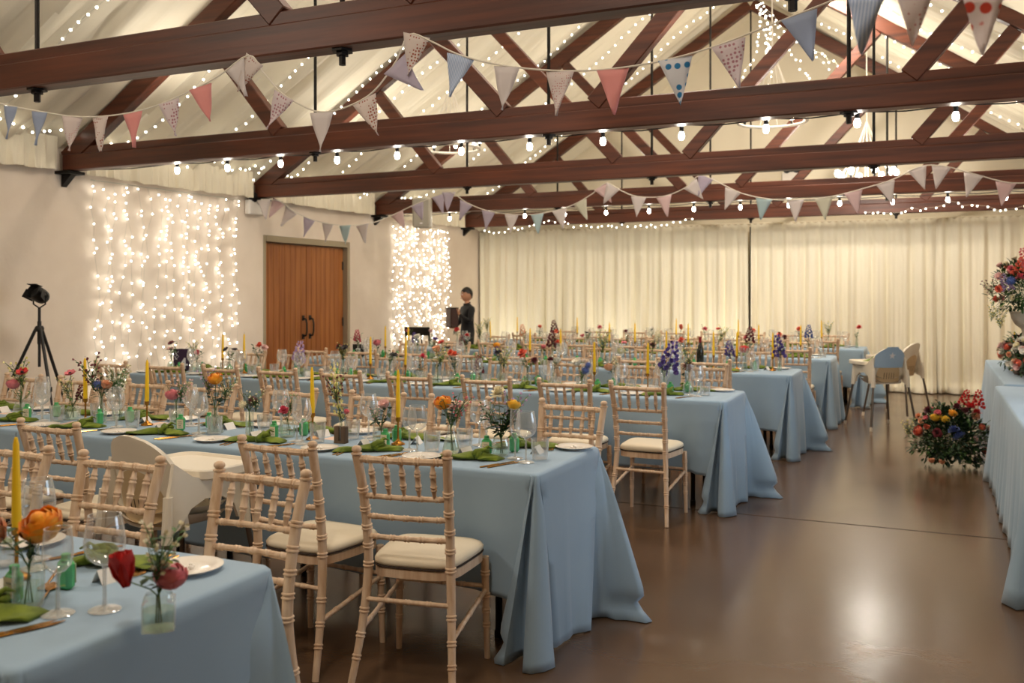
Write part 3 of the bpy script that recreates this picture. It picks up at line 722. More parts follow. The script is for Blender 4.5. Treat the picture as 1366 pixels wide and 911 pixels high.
def chair_parts(n=10):
    W = M['chair']; pr = []
    def lm_(*paths, nm='x'):
        q = MB()
        for (path, rad) in paths: q.tube(path, rad, n)
        return q
    def sm(path, per=40):  # smooth path
        P = [Vector(p) for p in path]; out = []
        for i in range(len(P) - 1):
            p0 = P[max(i - 1, 0)]; p1 = P[i]; p2 = P[i + 1]; p3 = P[min(i + 2, len(P) - 1)]
            for k_ in range(4):
                t = k_ / 4; out.append(.5 * ((2 * p1) + (p2 - p0) * t + (2 * p0 - 5 * p1 + 4 * p2 - p3) * t * t + (-p0 + 3 * p1 - 3 * p2 + p3) * t ** 3))
        return out + [P[-1]]
    for s in (-1, 1):
        path = sm([(s * .205, -.285, 0), (s * .182, -.225, .22), (s * .168, -.195, .44), (s * .168, -.205, .60), (s * .172, -.235, .76), (s * .181, -.272, .896)])
        pp, rr = ringed(path, lambda t: .0135 + .0045 * min(1, t * 2.2), (.14, .23, .33, .52, .60, .68, .76, .845), n)
        q = MB(); q.tube(pp, rr, n); q.lathe([(.013, -.004), (.013, .002), (.0215, .004), (.0215, .009), (.013, .0105), (.014, .013), (.0185, .018), (.0195, .024), (.017, .031), (.010, .036), (0, .0375)], n, (s * .181, -.272, .893))
        pr.append(('back_post', q.mesh('back_post', W)))
        path = [(s * .196, .178, 0), (s * .188, .168, .42)]
        pp, rr = ringed(path, lambda t: .0125 + .005 * t, (.33, .47, .62, .84), n)
        q = MB(); q.tube(pp, rr, n); pr.append(('leg', q.mesh('leg', W)))
    # seat frame and cushion (rounded trapezoid, wider at the front)
    def outline(k, grow=0):
        pts = []
        for i in range(k):
            a = TAU * i / k; c, s_ = cos(a), sin(a); e = .42
            x = math.copysign(abs(c) ** e, c); y = math.copysign(abs(s_) ** e, s_)
            hw = .185 + .018 * y
            pts.append((x * (hw + grow), y * (.188 + grow)))
        return pts
    k = 36; q = MB(); O = outline(k); I = outline(k, -.035); vs = []
    for z, ring in ((.415, O), (.448, O), (.452, outline(k, -.006)), (.452, I), (.415, I)): vs += [(x, y, z) for x, y in ring]
    fs = []
    for j in range(5):
        for i in range(k): fs.append([j * k + i, j * k + (i + 1) % k, ((j + 1) % 5) * k + (i + 1) % k, ((j + 1) % 5) * k + i])
    q.add(vs, fs); pr.append(('seat_frame', q.mesh('seat_frame', W)))
    q = MB(); vs = []; prof = [(-.010, .4525), (.002, .462), (.004, .474), (-.004, .486), (-.02, .494), (-.06, .500), (-.11, .503)]
    for g, z in prof: vs += [(x, y, z) for x, y in outline(k, g)]
    fs = [[j * k + i, j * k + (i + 1) % k, (j + 1) * k + (i + 1) % k, (j + 1) * k + i] for j in range(len(prof) - 1) for i in range(k)]
    fs += [[(len(prof) - 1) * k + i for i in range(k)], [i for i in range(k)][::-1]]
    q.add(vs, fs); pad = q.mesh('seat_pad', M['pad'], ang=2)
    q = MB(); vs = []
    for g, z in ((-.004, .4523), (.0045, .4535), (.0045, .4565), (-.004, .459)): vs += [(x, y, z) for x, y in outline(k, g)]
    q.add(vs, [[j * k + i, j * k + (i + 1) % k, (j + 1) * k + (i + 1) % k, (j + 1) * k + i] for j in range(3) for i in range(k)])
    pr.append(('seat_pad', pad, (0, 0, 0), (0, 0, 0), [('piping', q.mesh('piping', M['pad_under']))]))
    # back rails and spindles
    def xw(z): return .168 + max(0, z - .60) * .043
    def yb(z):
        T = [(.44, -.195), (.60, -.205), (.76, -.235), (.905, -.272)]
        for (a, ya), (c, yc) in zip(T, T[1:]):
            if z <= c: return ya + (yc - ya) * (z - a) / (c - a)
    def rail(z, r, bow=.012):
        w = xw(z); path = [(w * (i / 4 - 1), yb(z) - bow * (1 - (i / 4 - 1) ** 2), z) for i in range(9)]
        pp, rr = ringed(path, r, (.12, .32, .5, .68, .88), 8); q = MB(); q.tube(pp, rr, 8); return q
    pr.append(('top_rail', rail(.880, .0135).mesh('top_rail', W)))
    for z in (.735, .655, .575): pr.append(('back_rail', rail(z, .0105).mesh('back_rail', W)))
    for i in range(5):
        t = (i - 2) / 2.9; q = MB()
        pp, rr = ringed([(t * xw(.735), yb(.735) - .010, .738), (t * xw(.88), yb(.88) - .010, .875)], lambda t: .006 + .006 * sin(pi * t), (.3, .7), 8); q.tube(pp, rr, 8)
        pr.append(('spindle', q.mesh('spindle', W)))
    q = lambda a, c, r: MB().tube(*ringed([a, c], r, (.25, .5, .75), 8), 8).mesh('stretcher', W)
    pr.append(('stretcher', q((-.172, -.212, .335), (.172, -.212, .335), .0095)))
    for s in (-1, 1):
        pr.append(('stretcher', q((s * .186, -.235, .215), (s * .191, .172, .285), .0095)))
    pr.append(('stretcher', q((-.185, .166, .30), (.185, .166, .30), .0095)))
    return pr
chair_hi = chair_parts(10)
# far copies: one mesh
def merged(parts, name):
    q = MB(); mats = []
    for p in parts:
        stack = [p]
        while stack:
            x = stack.pop(); me = x[1]; mt = me.materials[0]
            if mt not in mats: mats.append(mt)
            b0 = len(q.v); q.v.extend([tuple(v.co) for v in me.vertices])
            for pl in me.polygons: q.f.append([b0 + i for i in pl.vertices]); q.m.append(mats.index(mt))
            if len(x) > 4: stack += x[4]
    return q.mesh(name, mats)
chair_lo = chair_parts(6)

def place_chair(row, sd, i, x, y, rz):
    spec = chair_hi if row <= 2 else chair_lo
    side_ = 'near side' if sd < 0 else 'far side'
    extra = ''
    inst('chiavari_chair', spec, (x, y, 0), rz, 'limewashed bamboo-style chair, ivory pad, %s from the aisle, %s of the %s' % (ORD[i], side_, TN[row]), 'chair', 'chairs along the long tables')

# ------------------------------------------------------------------ tableware meshes
def glass_spec(h, bowl, stem, n, nm):
    """bowl: list of (r, z) going up"""
    q = MB(); q.lathe([(0, .0015), (.034, .0015), (.037, .003), (.034, .005), (.018, .007), (.006, .012), (.0046, .02), (.0042, stem - .01), (.007, stem)], n); base = q.mesh('foot_and_stem', M['glass_stem'])
    q = MB(); q.lathe([(.002, stem)] + bowl, n); q.lathe([(bowl[-1][0], bowl[-1][1]), (bowl[-1][0] + .0012, bowl[-1][1] + .0012), (bowl[-1][0] - .0014, bowl[-1][1] + .0014), (bowl[-1][0] - .0014, bowl[-1][1])], n)
    return [('foot_and_stem', base), ('bowl', q.mesh('bowl', M['glass']))]
def glasses(n):
    red = glass_spec(.225, [(.022, .112), (.038, .126), (.046, .148), (.046, .165), (.042, .195), (.036, .222)], .105, n, 'red')
    wht = glass_spec(.205, [(.016, .100), (.029, .114), (.034, .135), (.033, .16), (.029, .198)], .095, n, 'wht')
    flt = glass_spec(.22, [(.010, .095), (.020, .11), (.024, .14), (.024, .18), (.021, .222)], .085, n, 'flute')
    q = MB(); q.lathe([(0, .006), (.030, .006), (.031, .004), (.033, .004), (.039, .06), (.040, .095), (.0385, .0955), (.037, .06), (.031, .01), (0, .01)], n); tum = q.mesh('water_tumbler', M['glass'])
    return red, wht, flt, tum
G_hi = glasses(20); G_lo = glasses(10)
q = MB(); q.lathe([(0, .004), (.045, .003), (.05, 0), (.055, 0), (.06, .006), (.088, .014), (.09, .016), (.087, .0165), (.06, .0085), (.05, .007), (0, .007)], 32); plate_m = q.mesh('side_plate', M['china'])
q = MB()
for i in range(5): q.ball((.012 * cos(i * 1.9), .012 * sin(i * 1.9), .009 + .004 * (i % 2)), .006, 5, 3)
crystals = q.mesh('sugared_sweets', M['paper'])

def fork_m():
    q = MB(); q.tube([(0, -.10, .003), (0, -.04, .004), (0, .03, .003), (0, .05, .005)], [.005, .0042, .003, .004], 6, True, .5)
    q.tube([(0, .045, .005), (0, .058, .004), (0, .07, .003)], [.004, .011, .012], 8, True, .2)
    for i in range(4):
        x = (i - 1.5) * .0058; q.tube([(x, .066, .003), (x, .09, .004), (x, .108, .007)], [.0018, .0017, .0012], 5)
    return q.mesh('fork', M['gold'])
def knife_m():
    q = MB(); q.tube([(0, -.11, .004), (0, -.05, .0045), (0, .0, .004)], [.005, .0055, .0045], 6, True, .6)
    q.tube([(0, -.002, .004), (.001, .02, .004), (.001, .08, .004), (-.003, .11, .004)], [.004, .0085, .009, .002], 8, True, .14)
    return q.mesh('knife', M['gold'])
def spoon_m():
    q = MB(); q.tube([(0, -.10, .003), (0, -.03, .004), (0, .04, .005)], [.005, .004, .003], 6, True, .5)
    q.tube([(0, .036, .006), (0, .05, .005), (0, .07, .004), (0, .088, .006), (0, .098, .008)], [.003, .013, .0185, .013, .003], 10, True, .18)
    return q.mesh('dessert_spoon', M['gold'])
fork, knife, spoon = fork_m(), knife_m(), spoon_m()

def napkin_m(seed, n=10):
    R = random.Random(seed); q = MB()
    # long tail on the left, knot, short tail on the right; folds ripple along it
    def tail(x0, x1, y0, y1, w0, w1, w2, hgt):
        def fn(u, v):
            t = v; a = TAU * u
            w = (w0 * (1 - t) ** 2 + 2 * w1 * t * (1 - t) + w2 * t * t)
            x = x0 + (x1 - x0) * t; y = y0 + (y1 - y0) * t + .012 * sin(t * 4 + seed)
            rip = 1 + .16 * sin(3 * a + seed + 5 * t)
            zz = hgt * (1 - .55 * t) * (.5 + .5 * sin(a)) * (1 + .25 * sin(2 * a + 7 * t + seed)) if True else 0
            return (x, y + cos(a) * w * rip, .0015 + max(0, zz) * (1 if t < .97 else .6))
        q.grid(fn, 16, 10, True)
        k = len(q.v); q.f.append([k - 16 + i for i in range(16)]); q.m.append(0)
    tail(-.01, -.195 + R.uniform(-.02, .02), 0, -.035 + R.uniform(-.03, .02), .022, .062, .030, .034)
    tail(.01, .105 + R.uniform(-.02, .02), 0, .03 + R.uniform(-.02, .02), .022, .050, .035, .032)
    for i in range(4):   # the knot: wrapped bands
        a = i * .9 + seed
        pts = [(.024 * cos(a) * cos(t) + .012 * sin(t * 1.7 + a), .034 * sin(t), .024 + .018 * cos(t) * sin(a + .6) + .003 * i) for t in [k_ * TAU / 12 - pi for k_ in range(13)]]
        q.tube([(x, y, max(.016, z)) for x, y, z in pts], [.010 + .004 * sin(k_ * 1.3 + i) for k_ in range(13)], 8)
    q.ball((0, 0, .022), .021, 8, 6, .9)
    q.tube([(.01, .01, .045), (.03, .02, .06), (.045, .035, .05)], [.016, .013, .004], 8, True, .5)
    return q.mesh('napkin', M['velvet'], ang=2)
napkins = [napkin_m(s_) for s_ in (1, 2.4, 4.1, 5.2)]

q = MB(); q.box((0, 0, .038), (.046, .030, .074), .010); q.lathe([(.014, .074), (.010, .080), (.0, .080)], 10); bt = q.mesh('bottle_body', M['gglass'])
q = MB(); q.lathe([(.0115, .078), (.0115, .088), (.010, .0895), (0, .0895)], 12); bc = q.mesh('cap', M['capg'])
q = MB(); q.box((0, -.0155, .038), (.034, .0012, .048)); blb = q.mesh('label', M['label'])
q = MB()
for j, (z, w) in enumerate(((.050, .018), (.040, .022), (.031, .014), (.022, .018))): q.tube([(-w / 2 + i * w / 6, -.0164, z + .002 * sin(i * 2.2 + j)) for i in range(7)], .0009, 4)
bsc = q.mesh('script', M['ink'])
favour_spec = [('bottle_body', bt), ('cap', bc), ('paper_label', blb, (0, 0, 0), (0, 0, 0), [('lettering', bsc)])]
favour_back = [('bottle_body', bt), ('cap', bc)]
q = MB(); q.prism([(-.024, 0), (-.023, 0), (0, .034), (.023, 0), (.024, 0), (0, .036)], -.036, .036, Matrix.Rotation(pi / 2, 4, 'X') @ Matrix.Rotation(pi / 2, 4, 'Y')); card_m = q.mesh('place_card', M['paper'], False)
q = MB(); q.box((0, 0, .0008), (.085, .13, .0008)); menu_m = q.mesh('menu_card', M['pinkpaper'], False)

# ------------------------------------------------------------------ vases, flowers, candles
def rand_dir(R): a = R.uniform(0, TAU); return cos(a), sin(a)
def petal(q, c, dirv, nrm, L, w, cup, curl=0):
    """a cupped petal from c along dirv, nrm its upper side"""
    d = Vector(dirv).normalized(); n = Vector(nrm).normalized(); s_ = d.cross(n).normalized(); n = s_.cross(d)
    vs = []
    for j, (t, ww) in enumerate(((0, .35), (.4, 1), (.75, .95), (1, .45))):
        for k_ in (-1, 0, 1):
            vs.append(Vector(c) + d * (L * t) + s_ * (k_ * w * ww * .5) + n * (cup * (t * t) * L + cup * .7 * L * (k_ * k_) * ww * .5 - curl * L * max(0, t - .6)))
    q.add(vs, [[j * 3 + i, j * 3 + i + 1, j * 3 + i + 4, j * 3 + i + 3] for j in range(3) for i in range(2)])
_bl = {}
def bloom(kind, col):
    if (kind, col) in _bl: return _bl[(kind, col)]
    R = random.Random(hash(kind) % 1000 if False else len(_bl) * 17 + 5); q = MB(); mats = [M['fl_' + col]]
    if kind == 'ranunculus':
        for (k, r, top) in ((6, .031, 80), (7, .030, 66), (7, .027, 52), (6, .023, 40), (5, .018, 28), (4, .012, 14)):
            for i in range(k):
                a0 = TAU * i / k + r * 300; vs = []
                for j in range(5):
                    th = radians(165 + (top - 165) * j / 4); rr = r * (1.0 + (.07 if j == 4 else 0) + .02 * (i % 2))
                    for kk in (-1, 0, 1):
                        a = a0 + kk * (pi / k * 1.35) * (1, 1, 1, .95, .6)[j]; zz = .004 * (kk * kk) * (j == 4)
                        vs.append((rr * sin(th) * cos(a), rr * sin(th) * sin(a), rr * .88 * cos(th) - zz + .006))
                q.add(vs, [[j * 3 + c, j * 3 + c + 1, j * 3 + c + 4, j * 3 + c + 3] for j in range(4) for c in range(2)])
        q.ball((0, 0, .014), .013, 8, 5)
    elif kind == 'anemone':
        mats.append(M['eye'])
        for ring, el in ((7, .25), (6, .5)):
            for i in range(ring):
                a = TAU * i / ring + el * 3; d = (cos(a) * cos(el), sin(a) * cos(el), sin(el)); u = (-cos(a) * sin(el), -sin(a) * sin(el), cos(el)); petal(q, (0, 0, 0), d, u, .030, .024, .15)
        q.mi = 1; q.ball((0, 0, .008), .008, 8, 4); q.mi = 0
    elif kind == 'carnation':
        for i in range(34):
            a = i * 2.4; el = pi / 2 * (1 - (i / 34) ** .7) ; d = (cos(a) * cos(el), sin(a) * cos(el), sin(el)); u = (-cos(a) * sin(el), -sin(a) * sin(el), cos(el)); petal(q, (0, 0, 0), d, u, .027 + .005 * R.random(), .019, R.uniform(-.2, .4), .2)
    elif kind == 'rose':
        for (k, r, el) in ((3, .014, 1.35), (4, .022, 1.2), (5, .028, 1.0), (6, .033, .75)):
            for i in range(k):
                a = TAU * i / k + r * 200; d = (cos(a) * cos(el), sin(a) * cos(el), sin(el)); u = (-cos(a) * sin(el), -sin(a) * sin(el), cos(el)); petal(q, (0, 0, -.004), d, u, r * 1.2, r * 1.25, .35, .35)
        q.ball((0, 0, .012), .012, 8, 5)
    elif kind == 'tulip':
        for i in range(8):
            a = TAU * i / 4 + (.4 if i > 3 else 0); el = .95 if i < 4 else 1.15; d = (cos(a) * cos(el), sin(a) * cos(el), sin(el)); u = (-cos(a) * sin(el), -sin(a) * sin(el), cos(el)); petal(q, (0, 0, -.012), d, u, .058, .036, .30)
    elif kind == 'spike':     # delphinium / snapdragon: florets up a stem
        for i in range(30):
            t = i / 30; a = i * 2.4; r = .022 * (1 - t) ** .6 + .004
            for k_ in range(4):
                b_ = a + k_ * 1.57; c = (r * cos(a), r * sin(a), t * .13 - .06); d = (cos(a) + .8 * cos(b_), sin(a) + .8 * sin(b_), .3); petal(q, c, d, (cos(a), sin(a), .2), .021 * (1.1 - .6 * t), .019 * (1.1 - .6 * t), .2)
        q.tube([(0, 0, -.08), (0, 0, .072)], .002, 5)
    elif kind == 'wisp':      # sprays of tiny buds
        mats.append(M['leaf'])
        for i in range(22):
            a = i * 2.4; t = i / 22; p = Vector((.034 * cos(a) * (.25 + t), .034 * sin(a) * (.25 + t), -.03 + .10 * t)); q.mi = 0; d = Vector((cos(a), sin(a), .8))
            for k_ in range(3): petal(q, p, (d.x + .9 * cos(k_ * 2.1), d.y + .9 * sin(k_ * 2.1), d.z), (cos(a), sin(a), .1), .0085, .0075, .3)
            q.mi = 1; q.tube([(0, 0, -.05 + .05 * t), p], .0010, 3); pm_ = p * .75; leaf(q, pm_, (cos(a + 1), sin(a + 1), .5), (0, 0, 1), .018, .008)
        q.mi = 0
    elif kind == 'orchid':    # tall tower of small open flowers
        for i in range(22):
            t = i / 22; a = i * 2.1; c = (.014 * cos(a), .014 * sin(a), -.14 + t * .27)
            for k_ in range(5):
                b_ = k_ * TAU / 5; d = Vector((cos(a) * .5 - sin(a) * cos(b_), sin(a) * .5 + cos(a) * cos(b_), sin(b_))); petal(q, c, d, (cos(a), sin(a), 0), .017 * (1.1 - .45 * t), .011, .1)
        q.tube([(0, 0, -.16), (.004, 0, .0), (0, 0, .13)], .0022, 5)
    elif kind == 'thistle':
        for i in range(60):
            z = 1 - 2 * (i + .5) / 60; a = i * 2.4; r = sqrt(max(0, 1 - z * z)); d = Vector((r * cos(a), r * sin(a), z)); q.tube([d * .008, d * .022], [.0022, .0008], 4)
        q.ball((0, 0, 0), .012, 8, 5)
    _bl[(kind, col)] = q.mesh(kind, mats, ang=3)
    return _bl[(kind, col)]
def leaf(q, c, d, up, L, w):
    d = Vector(d).normalized(); up = Vector(up); s_ = d.cross(up); s_ = s_.normalized() if s_.length > 1e-4 else Vector((1, 0, 0)); n = s_.cross(d); c = Vector(c)
    vs = [c, c + d * L * .35 + s_ * w * .5 + n * L * .08, c + d * L * .35 + n * L * .02, c + d * L * .35 - s_ * w * .5 + n * L * .08, c + d * L * .75 + s_ * w * .36, c + d * L * .75 - n * L * .05, c + d * L * .75 - s_ * w * .36, c + d * L - n * L * .12]
    q.add(vs, [[0, 2, 1], [0, 3, 2], [1, 2, 5, 4], [2, 3, 6, 5], [4, 5, 7], [5, 6, 7]])

def vase_spec(kind, n):
    H = {'bottle': .15, 'jar': .085, 'flask': .13, 'ribbed': .105, 'tube': .13, 'cube': .08, 'bulb': .11}[kind]
    P = {'bottle': [(.028, .003), (.031, .01), (.031, .07), (.024, .09), (.011, .105), (.0105, .14), (.014, .15)], 'jar': [(.036, .003), (.040, .01), (.041, .06), (.033, .072), (.033, .085)],
         'flask': [(.042, .003), (.043, .012), (.026, .075), (.016, .10), (.015, .125), (.020, .13)], 'ribbed': [(.030, .003), (.033, .01), (.034, .08), (.033, .105)], 'tube': [(.019, .003), (.021, .008), (.020, .12), (.022, .13)],
         'cube': [(.034, .003), (.036, .006), (.036, .066), (.030, .072), (.028, .08)], 'bulb': [(.020, .003), (.038, .02), (.043, .042), (.034, .068), (.015, .085), (.014, .105), (.018, .11)]}[kind]
    q = MB()
    if kind in ('cube', 'ribbed'):
        nn = 4 if kind == 'cube' else 24
        prof = [(0, .003)] + P; vs = []
        k = 32
        for (r, z) in prof:
            for j in range(k):
                a = TAU * j / k
                if kind == 'cube': e = .28; rr = r / max(abs(cos(a)) ** 1, abs(sin(a)) ** 1) * .93 if z < .068 else r
                else: rr = r * (1 + .035 * cos(16 * a))
                vs.append((rr * cos(a), rr * sin(a), z))
        q.add(vs, [[i * k + j, i * k + (j + 1) % k, (i + 1) * k + (j + 1) % k, (i + 1) * k + j] for i in range(len(prof) - 1) for j in range(k)])
    else:
        q.lathe([(0, .003)] + P, n)
    q.lathe([(0, .0012), (P[0][0], .0012), (P[0][0] + .001, .004)], n)
    body = q.mesh('vase_body', M['vglass'])
    w = MB(); zt = P[0][1] + (P[-1][1] - P[0][1]) * .55; rr = [(r * .93, z) for r, z in P if z < zt]; 
    def rat(z):
        for (r0, z0), (r1, z1) in zip(P, P[1:]):
            if z0 <= z <= z1: return r0 + (r1 - r0) * (z - z0) / (z1 - z0)
        return P[0][0]
    w.lathe([(0, .006)] + [(max(.004, r * .93 - .001), max(.006, z)) for r, z in P if z < zt] + [(rat(zt) * .93, zt), (0, zt)], n)
    return [('vase_body', body), ('water', w.mesh('water', M['water']))], H
VS = {}
def vase(kind, hi):
    if (kind, hi) not in VS: VS[(kind, hi)] = vase_spec(kind, 20 if hi else 10)
    return VS[(kind, hi)]
BN = {'ranunculus': 'ranunculus', 'anemone': 'anemone', 'carnation': 'carnation', 'rose': 'rose', 'tulip': 'tulip', 'spike': 'flower spike', 'wisp': 'fine sprays', 'orchid': 'tall flower spire', 'thistle': 'thistle'}
pcount = {}
def posy(row, x, y, kind, blooms, lv=('leaf', 10, .03), hgt=1.0, seed=0, lab=None, hi=True, z=ZT + .006):
    """vase + its flowers (two things). blooms: (kind, colour, dx, height above vase foot, size)"""
    R = random.Random(seed * 7 + int(x * 1000)); sp, H = vase(kind, hi)
    idx = pcount[row] = pcount.get(row, 0) + 1
    n_, c_ = blooms[0][0], blooms[0][1]
    desc = lab or '%s %s%s' % ({'palepink': 'pale pink', 'hotpink': 'hot pink'}.get(c_, c_), BN[n_], ' with green leaves' if lv else '')
    nm = {'bottle': 'bottle vase', 'jar': 'jar vase', 'flask': 'flask vase', 'ribbed': 'ribbed vase', 'tube': 'tube vase', 'cube': 'square vase', 'bulb': 'round bud vase'}[kind]
    where = '%s vase from the aisle, %s' % ('@', TN[row])
    v = inst('bud_vase', sp, (x, y, z), R.uniform(0, 1.5), '', 'vase', 'bud vases on the long tables')
    root = link('flower_posy', None, None, (x, y, z)); tag(root, '', 'flowers', 'posies in bud vases')
    pend.append((row, x, v, root, nm, desc))
    st = MB(); lf = MB(); mats = {}
    for (bk, bc, dx, bh, bs) in blooms:
        dy = R.uniform(-.03, .03); top = Vector((dx, dy, bh)); mid = Vector((dx * .25, dy * .25, H + (bh - H) * .3 if bh > H else H)); foot = Vector((R.uniform(-.012, .012), R.uniform(-.012, .012), .012))
        neck = Vector((R.uniform(-.005, .005), R.uniform(-.005, .005), H * .95))
        st.tube([foot, neck, mid, top], [.0018, .0018, .0018, .0014], 5)
        tilt = Vector((dx * 3 + R.uniform(-.2, .2), R.uniform(-.7, .1), .8)).normalized() if bk not in ('spike', 'orchid', 'wisp') else Vector((dx * 4, R.uniform(-.2, .2), 1)).normalized()
        o = link('bloom', bloom(bk, bc), root, top, Vector((0, 0, 1)).rotation_difference(tilt).to_euler(), bs * (1.15 if row <= 2 else 1.3))
        for i in range(3):
            t = R.uniform(.1, .85); p = mid.lerp(top, t); cdir = rand_dir(R); leaf(lf, p, (cdir[0], cdir[1], R.uniform(.1, .7)), (0, 0, 1), R.uniform(.026, .045), .018)
    lmname = 'leaf'
    if lv:
        lmname, cnt, sz = lv
        for i in range(max(3, cnt // 3)):
            cdir = rand_dir(R); tip = Vector((cdir[0] * R.uniform(.03, .07), cdir[1] * .05, H + R.uniform(.05, .13) * hgt)); neck = Vector((0, 0, H * .9))
            st.tube([Vector((0, 0, .02)), neck, neck.lerp(tip, .5) + Vector((0, 0, .01)), tip], .0014, 4)
            for j in range(5):
                p = neck.lerp(tip, .25 + .75 * j / 4); e = rand_dir(R); leaf(lf, p, (e[0], e[1], R.uniform(-.2, .8)), (0, 0, 1), sz * R.uniform(.9, 1.45), sz * (.75 if lmname == 'euc' else .5))
    link('stems', st.mesh('stems', M['stem']), root)
    link('leaves', lf.mesh('leaves', M[lmname], ang=3), root)
pend = []

# brass candlestick + tapered dinner candle
q = MB(); q.lathe([(0, .002), (.030, .002), (.034, .004), (.032, .008), (.018, .016), (.008, .024), (.005, .036), (.0045, .095), (.0065, .1), (.0045, .105), (.006, .112), (.012, .118), (.0135, .135), (.0105, .135), (.0105, .123), (0, .123)], 20); stick_m = q.mesh('candlestick', M['brass'])
q = MB(); q.lathe([(0, 0), (.0098, 0), (.0118, .03), (.0105, .12), (.0075, .225), (.004, .242), (0, .244)], 14); cand = q.mesh('wax', M['wax'])
q = MB(); q.tube([(0, 0, .242), (0, 0, .25), (.002, 0, .255)], .0009, 4); wick = q.mesh('wick', M['wick'])
def candle(row, i, x, y, z=ZT + .006):
    inst('candlestick', stick_m, (x, y, z), 0, 'slim brass candlestick, %s from the aisle, %s' % (ORD[i], TN[row]), 'candlestick', 'brass candlesticks')
    inst('dinner_candle', [('wax', cand), ('wick', wick)], (x, y, z + .1235), (rnd.uniform(-.012, .012), rnd.uniform(-.012, .012), 0), 'tall yellow dinner candle, %s from the aisle, %s' % (ORD[i], TN[row]), 'candle', 'yellow dinner candles')

# ------------------------------------------------------------------ seats and place settings
SEATS = {(1, 1): [-2.06, -2.66, -3.25], (2, -1): [-1.825, -2.37, -3.02, -3.66, -4.24, -4.82], (2, 1): [-1.80, -2.44, -3.00, -3.62, -4.22, -4.80, -5.40, -6.0],
         (3, -1): [-1.74, -2.30, -2.89, -3.50, -4.08, -4.67, -5.23, -5.85, -6.45], (3, 1): [-1.70, -2.28, -2.90, -3.48, -4.10, -4.68, -5.26, -5.84, -6.36],
         (4, -1): [-1.78, -2.46, -3.06, -3.66, -4.26, -4.86, -5.46, -6.05], (4, 1): [-1.60, -2.2, -2.8, -3.42, -4.0, -4.62, -5.2, -5.8],
         (5, -1): [-1.40, -2.0, -2.6, -3.2, -3.82, -4.4, -5.0, -5.62], (5, 1): [-1.5, -2.1, -2.7, -3.3, -3.9, -4.5, -5.1, -5.7],
         (6, -1): [-1.30, -1.9, -2.5, -3.1, -3.7, -4.3, -4.9, -5.5], (6, 1): [-1.3, -1.9, -2.5, -3.1, -3.7, -4.3, -4.9, -5.5]}
for (row, sd), xs in SEATS.items():
    r = ROW[row]; ye = r['y0'] if sd < 0 else r['y1']
    for i, x in enumerate(xs):
        if (row, sd, i) == (2, -1, 2): continue        # the high chair stands here
        yc = ye - .245 if sd < 0 else ye + (.19 if row == 1 else .145)
        if sd > 0 and i == 0 and row > 1: yc += .05
        turn = .15 if (row, sd, i) == (2, -1, 0) else rnd.uniform(-.05, .05)
        place_chair(row, sd, i, x + (-.02 if turn == .15 else rnd.uniform(-.015, .015)), yc + rnd.uniform(-.01, .01), (0 if sd < 0 else pi) + turn)
SET = dict(SEATS); SET[(1, -1)] = [-1.96, -2.55]
